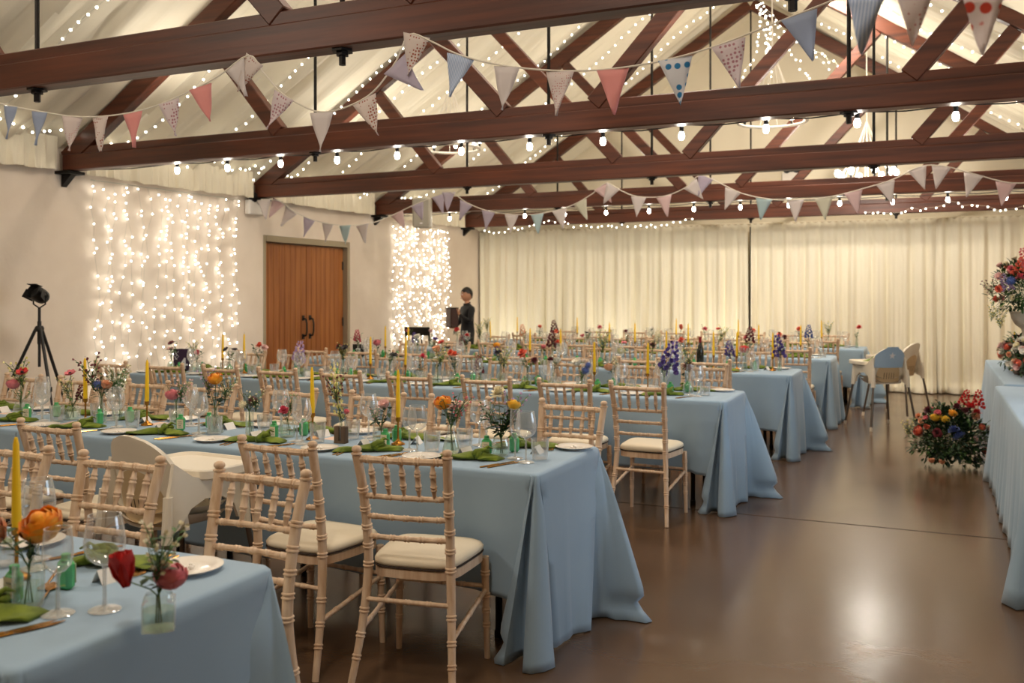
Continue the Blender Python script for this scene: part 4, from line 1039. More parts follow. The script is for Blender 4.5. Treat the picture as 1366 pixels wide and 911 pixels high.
for (row, sd), xs in SET.items():
    r = ROW[row]; ye = r['y0'] if sd < 0 else r['y1']; hi = row <= 2
    red, wht, flt, tum = G_hi if hi else G_lo
    for i, x in enumerate(xs):
        R = random.Random(row * 100 + i * 7 + sd)
        def P(lx, ly, dz=0): j = lambda: R.uniform(-.008, .008); return (x - sd * lx + j(), ye - sd * ly + j(), ZT + .0058 + dz)
        rot = 0 if sd < 0 else pi
        wh = '%s seat %s from the aisle, %s' % ('near-side' if sd < 0 else 'far-side', ORD[i], TN[row])
        inst('side_plate', [('dish', plate_m), ('sweets', crystals)] if hi else plate_m, P(-.255, .12), 0, 'white side plate, ' + wh, 'plate', 'side plates')
        inst('napkin', napkins[(i + row + (sd > 0)) % 4], P(.0, .19), rot + R.uniform(-.15, .3), 'knotted olive green napkin, ' + wh, 'napkin', 'olive green napkins')
        fl_ = [('fork', fork, (-.148, .13), .35), ('knife', knife, (.125, .125), -.75)]
        if row <= 3: fl_ += [('fork', fork, (-.122, .125), .4), ('knife', knife, (.150, .13), -.7)]
        if row == 1: fl_ += [('dessert_spoon', spoon, (.0, .33), 1.4)]
        seen = {}
        for nm, me, (lx, ly), a in fl_:
            seen[nm] = seen.get(nm, 0) + 1
            adj = ('inner ' if seen[nm] == 2 and nm == 'fork' else 'outer ' if seen[nm] == 2 else '') if row <= 3 else ''
            inst(nm, me, P(lx, ly, .0002), rot + a * .5, adj + 'gold %s, %s' % (nm.replace('_', ' '), wh), 'cutlery', 'gold cutlery')
        front = (row, sd, i) == (1, -1, 0)
        inst('red_wine_glass', red, (-1.755, 1.585, ZT + .0058) if front else P(.205, .215), 0, 'large stemmed wine glass, ' + wh, 'glass', 'wine glasses')
        inst('white_wine_glass', wht if i % 2 or front else flt, (-1.83, 1.52, ZT + .0058) if front else P(.13, .285), 0, '%s stemmed glass, %s' % ('slim' if i % 2 or front else 'tall flute-like', wh), 'glass', 'slim glasses')
        if not front: inst('water_tumbler', tum, P(.235, .30), 0, 'clear water tumbler, ' + wh, 'glass', 'water tumblers')
        if row <= 4:
            inst('favour_bottle', favour_spec if R.random() < .35 or (row, sd) == (1, -1) else favour_back, (-2.0, 1.54, ZT + .0058) if front else P(-.03, .315) if row > 1 else (-1.97, 1.66, ZT + .0058) if i == 0 else P(.06, .305), (0, 0, rot + R.uniform(-.5, .9)), 'small green favour bottle, ' + wh, 'bottle', 'green favour bottles')
            inst('place_card', card_m, (-1.925, 1.755, ZT + .0058) if (row, sd, i) == (1, 1, 0) else P(-.13, .29), rot + pi / 2 + R.uniform(-.4, .4), 'folded white place card, ' + wh, 'place card', 'place cards')
        if row in (2, 3) and i % 2 == 0 and not (sd > 0 and i == 0):
            inst('menu_card', menu_m, P(-.22, .30, -.0003), rot + R.uniform(-.3, .3), 'pale pink menu card lying flat, ' + wh, 'card', 'pink menu cards')

CY = {k_: (r['y0'] + r['y1']) / 2 for k_, r in ROW.items()}
def px_(row, px, dy=0):
    Y = CY[row] + dy; return atY(px, 0, Y)[0], Y
CAND = {1: [22], 2: [531, 417, 196, 114], 3: [864, 793, 541, 494, 325.6, 297], 4: [1031, 983, 952, 889, 748, 707, 545, 514], 5: [1068, 1012, 918, 847, 813, 654], 6: [1096, 985, 902, 770, 690]}
for row, l in CAND.items():
    for i, p in enumerate(l):
        x, y = px_(row, p, .02 if row != 2 else (-.02 if i % 2 else .02)); candle(row, i, x, y)

def PZ(row, px, kind, blooms, lv=('leaf', 10, .03), dy=0, lab=None, hgt=1.0):
    x, y = px_(row, px, dy); posy(row, x, y, kind, blooms, lv, hgt, seed=int(px), lab=lab, hi=row <= 2)
# the nearest table
PZ(1, 38, 'ribbed', [('ranunculus', 'orange', .028, .19, 1.35), ('rose', 'peach', -.07, .16, 1.25)], ('leafdark', 10, .035), -.12, 'orange ranunculus and peach rose')
PZ(1, 212, 'cube', [('ranunculus', 'pink', .025, .115, 1.0), ('tulip', 'red', -.075, .105, 1.15), ('wisp', 'cream', .03, .17, 1.0)], ('leafdark', 5, .03), -.10, 'pink ranunculus, red tulip and dried sprig')
# the second table
PZ(2, 28, 'jar', [('anemone', 'red', .03, .26, 1.1), ('ranunculus', 'pink', -.05, .19, 1.1), ('wisp', 'lemon', -.02, .24, 1.4)], ('leaf', 10, .03), 0, 'red anemone, pink ranunculus and wispy greens')
PZ(2, 97, 'cube', [('anemone', 'pink', -.03, .26, 1.05), ('spike', 'burgundy', .06, .16, .6), ('wisp', 'lemon', -.06, .18, 1)], ('leaf', 10, .026), .02, 'pink anemone above green sprigs')
PZ(2, 135, 'bottle', [('thistle', 'blue', -.01, .22, 1.2), ('rose', 'peach', .04, .20, 1.15), ('wisp', 'burgundy', -.05, .27, 1.5), ('wisp', 'white', .08, .23, 1.2)], ('leafdark', 15, .035), -.02, 'dark thistle, peach rose and spiky sprigs')
PZ(2, 160, 'jar', [('wisp', 'cream', .02, .21, 1.5), ('wisp', 'white', -.04, .19, 1.3)], ('leaf', 10, .026), .12, 'wispy cream sprays')
PZ(2, 235, 'bottle', [('ranunculus', 'pink', -.03, .18, 1.1), ('wisp', 'palepink', .04, .2, 1)], ('leafdark', 10, .024), 0, 'pink ranunculus leaning left of feathery greens')
PZ(2, 287, 'flask', [('ranunculus', 'orange', .02, .285, 1.1), ('wisp', 'cream', .05, .22, 1.1), ('wisp', 'lilac', -.02, .26, 1)], ('euc', 10, .05), -.03, 'orange ranunculus with round eucalyptus leaves', 1.5)
PZ(2, 333, 'tube', [('thistle', 'burgundy', 0, .175, 1.2), ('thistle', 'cream', -.025, .16, 1), ('wisp', 'cream', .03, .17, .9)], ('leafdark', 5, .022), -.03, 'dried thistle heads')
PZ(2, 383, 'jar', [('carnation', 'hotpink', 0, .135, .85), ('wisp', 'palepink', .03, .17, .8)], ('leaf', 5, .024), 0, 'small deep pink carnation')
PZ(2, 508, 'jar', [('rose', 'palepink', .025, .185, 1.0), ('wisp', 'palepink', -.03, .14, .7)], ('leafdark', 10, .04), -.03, 'pale peach rose with dark leaves')
PZ(2, 602, 'flask', [('ranunculus', 'orange', -.055, .225, 1.15), ('anemone', 'palepink', .01, .205, 1), ('wisp', 'pink', .05, .2, 1)], ('leafdark', 25, .032), -.08, 'orange ranunculus and pink bloom in dense greens', 1.1)
PZ(2, 668, 'jar', [('carnation', 'cream', -.02, .275, 1.1), ('ranunculus', 'yellow', .07, .235, .85), ('wisp', 'lilac', .05, .2, 1.2), ('wisp', 'palepink', -.07, .18, 1)], ('leafdark', 30, .05), -.05, 'cream carnation and yellow bloom, big dark leaves', 1.3)
# the little wooden stand with a tall spire
x, y = px_(2, 455, -.05)
q = MB()
for s_ in (-1, 1): q.box((s_ * .019, 0, .042), (.026, .034, .084), .003)
q.box((0, 0, .006), (.064, .036, .012), .002); st_ = q.mesh('wooden_block', M['oldwood'])
tv = MB(); tv.lathe([(0, .014), (.008, .014), (.0095, .02), (.0095, .11)], 12); tvm = tv.mesh('test_tube', M['vglass'])
inst('wooden_tube_vase', [('wooden_block', st_), ('test_tube', tvm)], (x, y, ZT + .006), .1, 'weathered wooden block vase with glass tube, second long table', 'vase')
root = link('flower_posy', None, None, (x, y, ZT + .006)); tag(root, 'tall cream and burgundy flower spire in the wooden block vase, second long table', 'flowers')
link('bloom', bloom('orchid', 'lemon'), root, (-.028, 0, .27), (0, -.12, 0), 1.0)
link('bloom', bloom('wisp', 'burgundy'), root, (-.03, .0, .25), (0, -.1, 0), 1.3)
link('bloom', bloom('rose', 'pink'), root, (.035, -.01, .15), (.2, .5, 0), .6)
sm_ = MB(); sm_.tube([(0, 0, .02), (0, 0, .11), (-.012, 0, .16), (-.028, 0, .27)], .002, 5); sm_.tube([(0, 0, .11), (.02, -.005, .13), (.035, -.01, .15)], .0015, 5); link('stems', sm_.mesh('stems', M['stem']), root)
lf_ = MB()
for i in range(9): leaf(lf_, (0, 0, .11 + .007 * i), (cos(i * 2.4), sin(i * 2.4), .4), (0, 0, 1), .04, .02)
link('leaves', lf_.mesh('leaves', M['leafdark'], ang=3), root)
# third table
T3 = [(228, 'bottle', [('anemone', 'burgundy', .01, .26, .9), ('anemone', 'palepink', -.03, .2, 1)]), (262, 'jar', [('rose', 'pink', .02, .16, .9), ('wisp', 'lemon', -.02, .2, 1)]), (306, 'bulb', [('anemone', 'dark', -.025, .22, .8), ('anemone', 'dark', .035, .215, .8)]),
      (345, 'bottle', [('carnation', 'coral', -.01, .25, 1), ('carnation', 'palepink', .05, .23, 1)]), (400, 'jar', [('spike', 'lilac', .0, .22, 1.1)]), (458, 'bottle', [('anemone', 'dark', .03, .255, 1), ('carnation', 'burgundy', -.05, .26, .9), ('wisp', 'lemon', 0, .22, 1)]),
      (520, 'bottle', [('anemone', 'dark', .03, .21, 1)]), (560, 'jar', [('carnation', 'hotpink', .02, .2, .8)]), (583, 'flask', [('rose', 'peach', -.01, .26, 1.1), ('wisp', 'lemon', .03, .2, 1)]), (607, 'bulb', [('carnation', 'coral', .01, .225, .9), ('carnation', 'coral', -.05, .24, .8)]),
      (640, 'jar', [('spike', 'burgundy', 0, .17, .8)]), (668, 'bottle', [('anemone', 'dark', -.01, .25, 1), ('wisp', 'lemon', .03, .2, 1.2)]), (704, 'bottle', [('carnation', 'coral', -.04, .26, 1.1), ('carnation', 'burgundy', .05, .2, 1)]), (738, 'flask', [('carnation', 'burgundy', -.03, .2, .9), ('rose', 'white', .03, .19, 1)]),
      (776, 'jar', [('rose', 'white', -.03, .19, 1.2), ('thistle', 'blue', .035, .15, 1.2), ('thistle', 'blue', .05, .19, 1)]), (818, 'bulb', [('ranunculus', 'peach', -.03, .17, 1), ('spike', 'cream', .01, .19, .7)]), (886, 'tube', [('spike', 'purple', .05, .27, 1.35), ('wisp', 'white', -.02, .2, .8)]), (918, 'jar', [('thistle', 'burgundy', .0, .2, 1.6), ('wisp', 'lemon', .01, .25, 1)])]
T4 = [(478, 'bottle', [('spike', 'hotpink', 0, .25, .8)]), (503, 'jar', [('ranunculus', 'pink', 0, .17, 1.1)]), (557, 'bottle', [('rose', 'white', 0, .24, 1.1), ('spike', 'purple', -.05, .24, .7)]), (577, 'flask', [('anemone', 'purple', .03, .22, .9)]), (592, 'jar', [('anemone', 'red', -.01, .19, 1.1), ('anemone', 'dark', .04, .13, .9)]), (622, 'bottle', [('carnation', 'red', 0, .27, .8), ('spike', 'burgundy', -.06, .22, .7)]),
      (662, 'flask', [('ranunculus', 'orange', 0, .18, 1), ('spike', 'purple', .02, .12, .6)]), (737, 'bottle', [('spike', 'burgundy', -.0, .25, 1), ('carnation', 'coral', .06, .22, .9)]), (725, 'jar', [('rose', 'pink', .0, .16, .9)]), (803, 'tube', [('wisp', 'lemon', .02, .24, 1.4)]), (827, 'bulb', [('ranunculus', 'lemon', 0, .15, 1.1), ('anemone', 'pink', .04, .23, .9)]), (870, 'bottle', [('carnation', 'burgundy', 0, .2, 1.2)]), (914, 'bottle', [('carnation', 'coral', -.03, .27, 1)]),
      (975, 'jar', [('spike', 'purple', -.01, .2, .9)]), (994, 'tube', [('ranunculus', 'red', -.01, .2, 1.2)]), (1040, 'tube', [('spike', 'purple', -.02, .23, 1.25)])]
T5 = [(545, 'bottle', [('rose', 'pink', 0, .2, 1)]), (575, 'jar', [('rose', 'palepink', 0, .2, 1)]), (610, 'bottle', [('carnation', 'red', 0, .24, 1), ('carnation', 'white', -.05, .2, 1)]), (640, 'tube', [('wisp', 'lemon', 0, .24, 1.3)]), (700, 'bottle', [('spike', 'peach', -.04, .25, .9)]), (738, 'jar', [('spike', 'burgundy', 0, .3, 1), ('carnation', 'coral', .05, .24, .8)]), (783, 'bottle', [('anemone', 'dark', 0, .23, .9), ('rose', 'pink', -.06, .18, .9)]), (835, 'jar', [('carnation', 'burgundy', 0, .25, .9)]), (878, 'bottle', [('spike', 'cream', 0, .22, .9)]), (906, 'tube', [('tulip', 'coral', .02, .3, .9)]), (958, 'bottle', [('anemone', 'red', 0, .3, .9), ('wisp', 'lemon', .05, .24, 1.3)]), (1000, 'jar', [('spike', 'burgundy', 0, .24, 1.1), ('carnation', 'pink', -.05, .2, .8)]), (1040, 'bottle', [('carnation', 'coral', 0, .25, .9), ('carnation', 'burgundy', .05, .22, .9)]), (1079, 'tube', [('spike', 'blue', 0, .29, .9)])]
T6 = [(650, 'bottle', [('wisp', 'lemon', 0, .25, 1.2)]), (720, 'jar', [('rose', 'coral', 0, .2, 1)]), (800, 'bottle', [('carnation', 'pink', 0, .22, 1)]), (870, 'jar', [('rose', 'white', 0, .2, 1)]), (940, 'bottle', [('carnation', 'hotpink', 0, .22, 1)]), (1005, 'jar', [('carnation', 'coral', 0, .2, 1)]), (1066, 'bottle', [('carnation', 'coral', 0, .24, 1)]), (1105, 'jar', [('wisp', 'lemon', 0, .24, 1.3)]), (1143, 'tube', [('carnation', 'red', .03, .27, 1.1)])]
for row, T in ((3, T3), (4, T4), (5, T5), (6, T6)):
    for i, (p, kd, bl) in enumerate(T):
        PZ(row, p, kd, bl, (('leaf', 'leafdark')[i % 2], 10 if i % 3 else 15, .034), (.07 if i % 2 else -.07) if row == 3 else (.04 if i % 2 else -.04))
# label the vases and posies in their order from the aisle
for row in ROW:
    l = sorted([p for p in pend if p[0] == row], key=lambda p: -p[1])
    for i, (_, x, v, rt, nm, desc) in enumerate(l):
        v['label'] = 'small glass %s, %s vase from the aisle, %s' % (nm, ORD[i], TN[row])
        rt['label'] = '%s, %s vase from the aisle, %s' % (desc, ORD[i], TN[row])

# table numbers
def sign(row, px, digit, m, w, h, dy=0, rz=.25):
    x, y = px_(row, px, dy); b = MB(); b.box((0, 0, h / 2 + .012), (w, .012, h), .002); st2 = MB(); st2.box((0, 0, .008), (w * .8, .05, .016), .003)
    d = MB(); t = .017; W_, H_ = w * .36, h * .46
    def seg(x0, z0, x1, z1): d.box(((x0 + x1) / 2, -.0075, (z0 + z1) / 2), (math.hypot(x1 - x0, z1 - z0) + t * .8, .003, t), .001, Matrix.Rotation(-atan2(z1 - z0, x1 - x0), 3, 'Y'))
    cx, cz = w * .16, h * .36
    if digit == '4':
        seg(cx + .01, cz - H_ / 2, cx + .01, cz + H_ / 2); seg(cx + .01, cz + H_ / 2, cx - W_ / 2, cz - H_ * .12); seg(cx - W_ / 2, cz - H_ * .12, cx + W_ / 2 + .006, cz - H_ * .12)
    else:
        cx = 0; cz = h * .5
        pts = [(cx - W_ * .45, cz + H_ * .35), (cx - W_ * .1, cz + H_ * .5), (cx + W_ * .35, cz + H_ * .38), (cx + W_ * .3, cz + H_ * .12), (cx - .0, cz + .0), (cx + W_ * .42, cz - H_ * .16), (cx + W_ * .4, cz - H_ * .4), (cx, cz - H_ * .5), (cx - W_ * .45, cz - H_ * .38)]
        for a, c in zip(pts, pts[1:]): seg(a[0], a[1], c[0], c[1])
    sq = MB()
    if digit == '4':
        for j in range(3):
            pts = [(-w * .32 + .012 * sin(k_ * 1.3 + j * 2) + .012 * j - .012, -.0066, h * (.55 + .05 * k_)) for k_ in range(9)]
            sq.tube(pts, .0016, 4)
    parts = [('panel', b.mesh('panel', m), (0, 0, 0), (0, 0, 0), [('digit', d.mesh('digit', M['white_ink']))] + ([('scrollwork', sq.mesh('scrollwork', M['white_ink']))] if digit == '4' else [])), ('stand', st2.mesh('stand', M['black']))]
    inst('table_number', parts, (x, y, ZT + .006), (0, 0, rz), '%s table number sign reading %s on the %s' % ('aubergine' if digit == '4' else 'black', digit, TN[row]), 'sign', 'table number signs')
sign(3, 242, '4', M['purple'], .15, .20, .0, .42)
sign(4, 478, '3', M['black'], .13, .14, .0, .35)
# dark wine bottle standing on the fourth table
q = MB(); q.lathe([(0, .002), (.034, .002), (.037, .008), (.037, .17), (.032, .20), (.016, .235), (.014, .26)], 16); bb = q.mesh('bottle_body', M['wineglass'])
q = MB(); q.lathe([(.0148, .245), (.0152, .305), (.013, .308), (0, .308)], 12); bf = q.mesh('foil', M['foil'])
x, y = px_(4, 934, .12); inst('wine_bottle', [('bottle_body', bb), ('foil', bf)], (x, y, ZT + .006), 0, 'dark wine bottle with a red foil neck on the fourth long table', 'bottle')

# ------------------------------------------------------------------ high chairs
def solid(b, pts, axis, c, t):
    """flat outline extruded by t around c along x ('x': pts are (y, z))"""
    n = len(pts)
    f = (lambda p, o: (c + o, p[0], p[1])) if axis == 'x' else (lambda p, o: (p[0], c + o, p[1]))
    vs = [f(p, -t / 2) for p in pts] + [f(p, t / 2) for p in pts]
    b.add(vs, [list(range(n))[::-1], [n + i for i in range(n)]] + [[i, (i + 1) % n, n + (i + 1) % n, n + i] for i in range(n)])
def high_chair_spec(back_cover=False, tray_napkin=False):
    W = M['plastic']; out = []
    # shell: curved back that wraps into the sides
    q = MB()
    def hw(z):
        return .19 if z < .72 else .19 * sqrt(max(.0, 1 - ((z - .72) / .19) ** 2.2))
    def back(u, v, off=0):
        z = .50 + .408 * v; w = max(.002, hw(z)) ; x = (u * 2 - 1) * w
        return (x, -.155 - .10 * (v ** 1.2) + .055 * (x / .19) ** 2 + off, z)
    NU, NV = 17, 22
    vs = [back(i / (NU - 1), j / (NV - 1), 0) for j in range(NV) for i in range(NU)] + [back(i / (NU - 1), j / (NV - 1), .022) for j in range(NV) for i in range(NU)]
    N = NU * NV; fs = []
    for j in range(NV - 1):
        for i in range(NU - 1):
            a = j * NU + i; fs.append([a, a + 1, a + NU + 1, a + NU]); fs.append([N + a, N + a + NU, N + a + NU + 1, N + a + 1])
    rim = [j * NU for j in range(NV)] + [(NV - 1) * NU + i for i in range(1, NU)] + [j * NU + NU - 1 for j in range(NV - 2, -1, -1)] + [i for i in range(NU - 2, 0, -1)]
    fs += [[rim[i], rim[(i + 1) % len(rim)], N + rim[(i + 1) % len(rim)], N + rim[i]] for i in range(len(rim))]
    q.add(vs, fs); out.append(('backrest', q.mesh('backrest', W, ang=.9)))
    # recess on the outside of the back, tan to imitate its shade, with slots
    q = MB()
    def rec(u, v):
        z = .515 + .25 * v; w = .135 * sqrt(max(0.0, 1 - max(0, v - .35) ** 2 / .4226)) if v > .35 else .135
        x = (u * 2 - 1) * max(w, .002); vv = (z - .5) / .408
        return (x, -.159 - .10 * (max(0, vv) ** 1.2) + .055 * (x / .19) ** 2, z)
    q.grid(rec, 11, 14); slots = MB()
    for s_ in (-2, -1, 0, 1, 2): slots.tube([(s_ * .028, -.1655 + .055 * (s_ * .028 / .19) ** 2, .56), (s_ * .028, -.181 + .055 * (s_ * .028 / .19) ** 2, .63)], .005, 6)
    out.append(('back_recess', q.mesh('back_recess', M['plastic_in']), (0, 0, 0), (0, 0, 0), [('vent_slot', slots.mesh('vent_slot', M['oldwood']))]))
    for sd in (-1, 1):
        q = MB()
        pts = [(-.172, .795), (-.13, .765), (-.07, .725), (.0, .705), (.20, .70), (.235, .67), (.245, .50), (.195, .50), (.165, .57), (.10, .61), (.0, .62), (-.08, .59), (-.14, .52), (-.205, .49), (-.225, .50), (-.215, .60), (-.185, .72)]
        solid(q, pts, 'x', sd * .192, .018)
        for yy in (-.20, .222): q.tube([(sd * .196, yy, .70 if yy > 0 else .66), (sd * .205, yy + (.012 if yy > 0 else -.012), .47)], [.020, .024], 10)
        out.append(('side_panel', q.mesh('side_panel', W, ang=.6)))
    q = MB()
    def pan(u, v):
        x = (u * 2 - 1) * .182; y = -.17 + .36 * v; return (x, y, .53 + .05 * (x / .182) ** 4 + .045 * (1 - v) ** 4 + (.03 * max(0, v - .85) / .15))
    q.grid(pan, 9, 12); q.grid(lambda u, v: (pan(u, v)[0] * 1.0, pan(u, v)[1], pan(u, v)[2] - .03 - .02 * sin(pi * u)), 9, 12); q.box((0, .185, .60), (.05, .02, .15), .008)
    out.append(('seat', q.mesh('seat', M['plastic'], ang=.9)))
    # tray
    q = MB(); k = 32
    def ro(hx, hy, e=.35): return [(math.copysign(abs(cos(TAU * i / k)) ** e, cos(TAU * i / k)) * hx, .135 + math.copysign(abs(sin(TAU * i / k)) ** e, sin(TAU * i / k)) * hy) for i in range(k)]
    vs = []
    rings = [(.232, .170, .700), (.245, .180, .708), (.245, .180, .740), (.241, .176, .746), (.231, .166, .746), (.224, .159, .732)]
    for hx, hy, z in rings: vs += [(x, y, z) for x, y in ro(hx, hy)]
    fs = [[j * k + i, j * k + (i + 1) % k, (j + 1) * k + (i + 1) % k, (j + 1) * k + i] for j in range(len(rings) - 1) for i in range(k)] + [[i for i in range(k)][::-1], [(len(rings) - 1) * k + i for i in range(k)]]
    q.add(vs, fs); q.box((.222, .07, .715), (.015, .07, .02), .004); q.box((-.222, .07, .715), (.015, .07, .02), .004)
    out.append(('tray', q.mesh('tray', M['plastic'], ang=.5)))
    for sx in (-1, 1):
        for sy in (-1, 1):
            y0 = .234 if sy > 0 else -.212
            q = MB(); q.tube([(sx * .205, y0, .49), (sx * .265, y0 + sy * .065, .035)], .0125, 10); ft = MB(); ft.tube([(sx * .264, y0 + sy * .064, .045), (sx * .2685, y0 + sy * .069, .0)], .0155, 10)
            out.append(('leg', q.mesh('leg', M['steel']), (0, 0, 0), (0, 0, 0), [('foot_cap', ft.mesh('foot_cap', M['plastic']))]))
    if back_cover:
        q = MB()
        def cov(u, v):
            z = .685 + .232 * v; w = max(.002, hw(min(z, .895)) + .006) if z < .9 else .06; x = (u * 2 - 1) * min(w, .17 if v < .5 else w)
            vv = (z - .5) / .408; return (x, -.164 - .10 * (vv ** 1.2) + .055 * (x / .19) ** 2, z)
        q.grid(cov, 13, 12)
        st = MB()
        zc = .82; yb_ = lambda z: -.170 - .10 * (((z - .5) / .408) ** 1.2)
        pts = [((.042 if i % 2 == 0 else .018) * sin(pi * i / 5), (.042 if i % 2 == 0 else .018) * cos(pi * i / 5)) for i in range(10)]
        st.add([(x, yb_(zc + z), zc + z) for x, z in pts] + [(0, yb_(zc), zc)], [[i, (i + 1) % 10, 10] for i in range(10)])
        o = ('back_cushion', q.mesh('back_cushion', M['blueback']), (0, 0, 0), (0, 0, 0), [('star', st.mesh('star', M['white_ink'], False))])
        out.append(o)
    return out
inst('high_chair', high_chair_spec(), (-3.06, 3.135, 0), radians(-4), 'white plastic high chair with tray pulled up to the second long table', 'high chair')
inst('high_chair', high_chair_spec(True), (-.54, 11.25, 0), radians(32), 'white high chair with a blue star cushion on its back', 'high chair')
inst('high_chair', high_chair_spec(), (-.40, 12.36, 0), radians(62), 'plain white high chair standing behind the blue-cushioned one', 'high chair')
tr = Vector((-.54, 11.25, 0)) + Matrix.Rotation(radians(32), 3, 'Z') @ Vector((0, .15, .731))
inst('napkin', napkins[1], tr, .8, 'olive napkin lying on the tray of the blue-cushioned high chair', 'napkin', 'olive green napkins')

# ------------------------------------------------------------------ flower table on the right
inst('folding_table', table_spec, (1.09 - .17, 10.66, 0), pi / 2, 'folding table under the far blue cloth of the flower-topped table', 'table', 'folding tables under the cloths')
inst('folding_table', table_spec, (.86, 6.15, 0), pi / 2, 'folding table hidden under the near end of the flower-topped table cloth', 'table', 'folding tables under the cloths')
def long_cloth(x0, x1, y0, y1, label, seed, z, hx=.03):
    """floor-length cloth, softly pleated all the way round, flaring at the corners"""
    L = []
    per = [((x0, y1), (x0, y0), (-1, 0)), ((x0, y0), (x1, y0), (0, -1)), ((x1, y0), (x1, y1), (1, 0)), ((x1, y1), (x0, y1), (0, 1))]
    for (a, c, nrm) in per:
        n = int(math.hypot(c[0] - a[0], c[1] - a[1]) / .035); 
        for i in range(n):
            t = (i + .5) / n; x = a[0] + (c[0] - a[0]) * t; y = a[1] + (c[1] - a[1]) * t; s = t * n * .035
            d = min(s, n * .035 - s); fl = (.15 if y < y0 + .12 and y0 < 6 else .05) * math.exp(-(d / .10) ** 2)
            w = hx + .018 * sin(s * 21 + seed) + .010 * sin(s * 47 + seed) + fl
            tx = (.20 if y < y0 + .12 and y0 < 6 else .05) * math.exp(-(d / .09) ** 2) * (-1 if s < .5 else 1)
            dx, dy = (c[0] - a[0]) / (n * .035), (c[1] - a[1]) / (n * .035)
            L.append((x + nrm[0] * .012, y + nrm[1] * .012, x + nrm[0] * w + dx * tx * .6, y + nrm[1] * w + dy * tx * .6, .005))
    n = len(L); vs = []; NR = 12
    for j in range(NR):
        for (tx, ty, hx_, hy, hz) in L:
            if j < 2:
                k_ = (.018, .006)[j]; dx = -k_ if tx > x1 else (k_ if tx < x0 else 0); dy = -k_ if ty > y1 else (k_ if ty < y0 else 0); vs.append((tx + dx, ty + dy, z - .002 * j))
            else:
                s = (j - 2) / (NR - 3); e = s ** 1.1; vs.append((tx + (hx_ - tx) * e, ty + (hy - ty) * e, (z - .01) * (1 - s) + hz * s))
    b = MB(); b.add(vs, [list(range(n))] + [[j * n + i, (j + 1) * n + i, (j + 1) * n + (i + 1) % n, j * n + (i + 1) % n] for j in range(NR - 1) for i in range(n)])
    o = link('tablecloth', b.mesh('tablecloth', M['cloth'], ang=1.9)); m_ = o.modifiers.new('thick', 'SOLIDIFY'); m_.thickness = .0025; m_.offset = 1
    tag(o, label, 'tablecloth', 'pale blue tablecloths')
long_cloth(.54, 1.30, 8.58, 11.66, 'pale blue cloth over the far half of the flower-topped table', 1.0, ZT + .004)
long_cloth(.46, 1.25, 5.20, 8.36, 'pale blue cloth over the near half of the flower-topped table', 2.2, ZT + .006, .04)

LEAFK = ['leaf', 'leafdark', 'euc']
def arrangement(name, base, ellip, nfl, cols, seed, label, nleaf, zmin=None, extra=None, up=.2):
    zmin = -base[2] + .012 if zmin is None else zmin
    """mass of flowers and foliage filling an ellipsoid (cx,cy,cz,rx,ry,rz) above base"""
    R = random.Random(seed); root = link(name, None, None, base); tag(root, label, 'flowers')
    cx, cy, cz, rx, ry, rz_ = ellip
    lfs = {k_: MB() for k_ in LEAFK}; st = MB()
    for i in range(nleaf):
        a = R.uniform(0, TAU); z = R.uniform(-.75, 1); r = sqrt(max(0, 1 - z * z)); k_ = R.uniform(.45, 1.0) * (1.12 if R.random() < .1 else 1)
        d = Vector((r * cos(a), r * sin(a), z)); p = Vector((cx + d.x * rx * k_, cy + d.y * ry * k_, cz + d.z * rz_ * k_))
        if p.z < zmin: continue
        p0 = Vector((cx, cy, max(cz - rz_ * .8, -base[2] + .02))).lerp(p, .35)
        if i % 3 == 0: st.tube([p0, p0.lerp(p, .6) + Vector((0, 0, .02)), p], .0016, 4)
        kk = R.choice(('leafdark', 'leafdark', 'leaf') if R.random() < .9 else LEAFK[2:])
        for j in range(4):
            e = Vector((d.x + R.uniform(-.8, .8), d.y + R.uniform(-.8, .8), d.z + R.uniform(-.6, .6) + up)); pp = p + Vector((R.uniform(-.03, .03), R.uniform(-.03, .03), R.uniform(-.03, .03)))
            if pp.z < zmin + .02: pp.z = zmin + .02; e.z = abs(e.z) + .2
            leaf(lfs[kk], pp, e, (0, 0, 1), R.uniform(.035, .065), R.uniform(.016, .03))
    link('stems', st.mesh('stems', M['stem']), root)
    for k_ in LEAFK: link('foliage', lfs[k_].mesh('foliage', M[k_], ang=3), root)
    for i in range(nfl):
        a = R.uniform(0, TAU); z = R.uniform(-.35, 1); r = sqrt(max(0, 1 - z * z)); d = Vector((r * cos(a), r * sin(a), z)); k_ = R.uniform(.88, 1.05)
        kd, cl = cols[i % len(cols)]
        p = Vector((cx + d.x * rx * k_, cy + d.y * ry * k_, max(zmin + .05, cz + d.z * rz_ * k_)))
        link('bloom', bloom(kd, cl), root, p, Vector((0, 0, 1)).rotation_difference((d + Vector((0, -.3, .2))).normalized()).to_euler(), R.uniform(.95, 1.45))
    for (kd, cl, px, py, pz, s_) in (extra or []):
        link('bloom', bloom(kd, cl), root, (px, py, pz), (R.uniform(-.4, .4), R.uniform(-.4, .4), 0), s_)
    return root
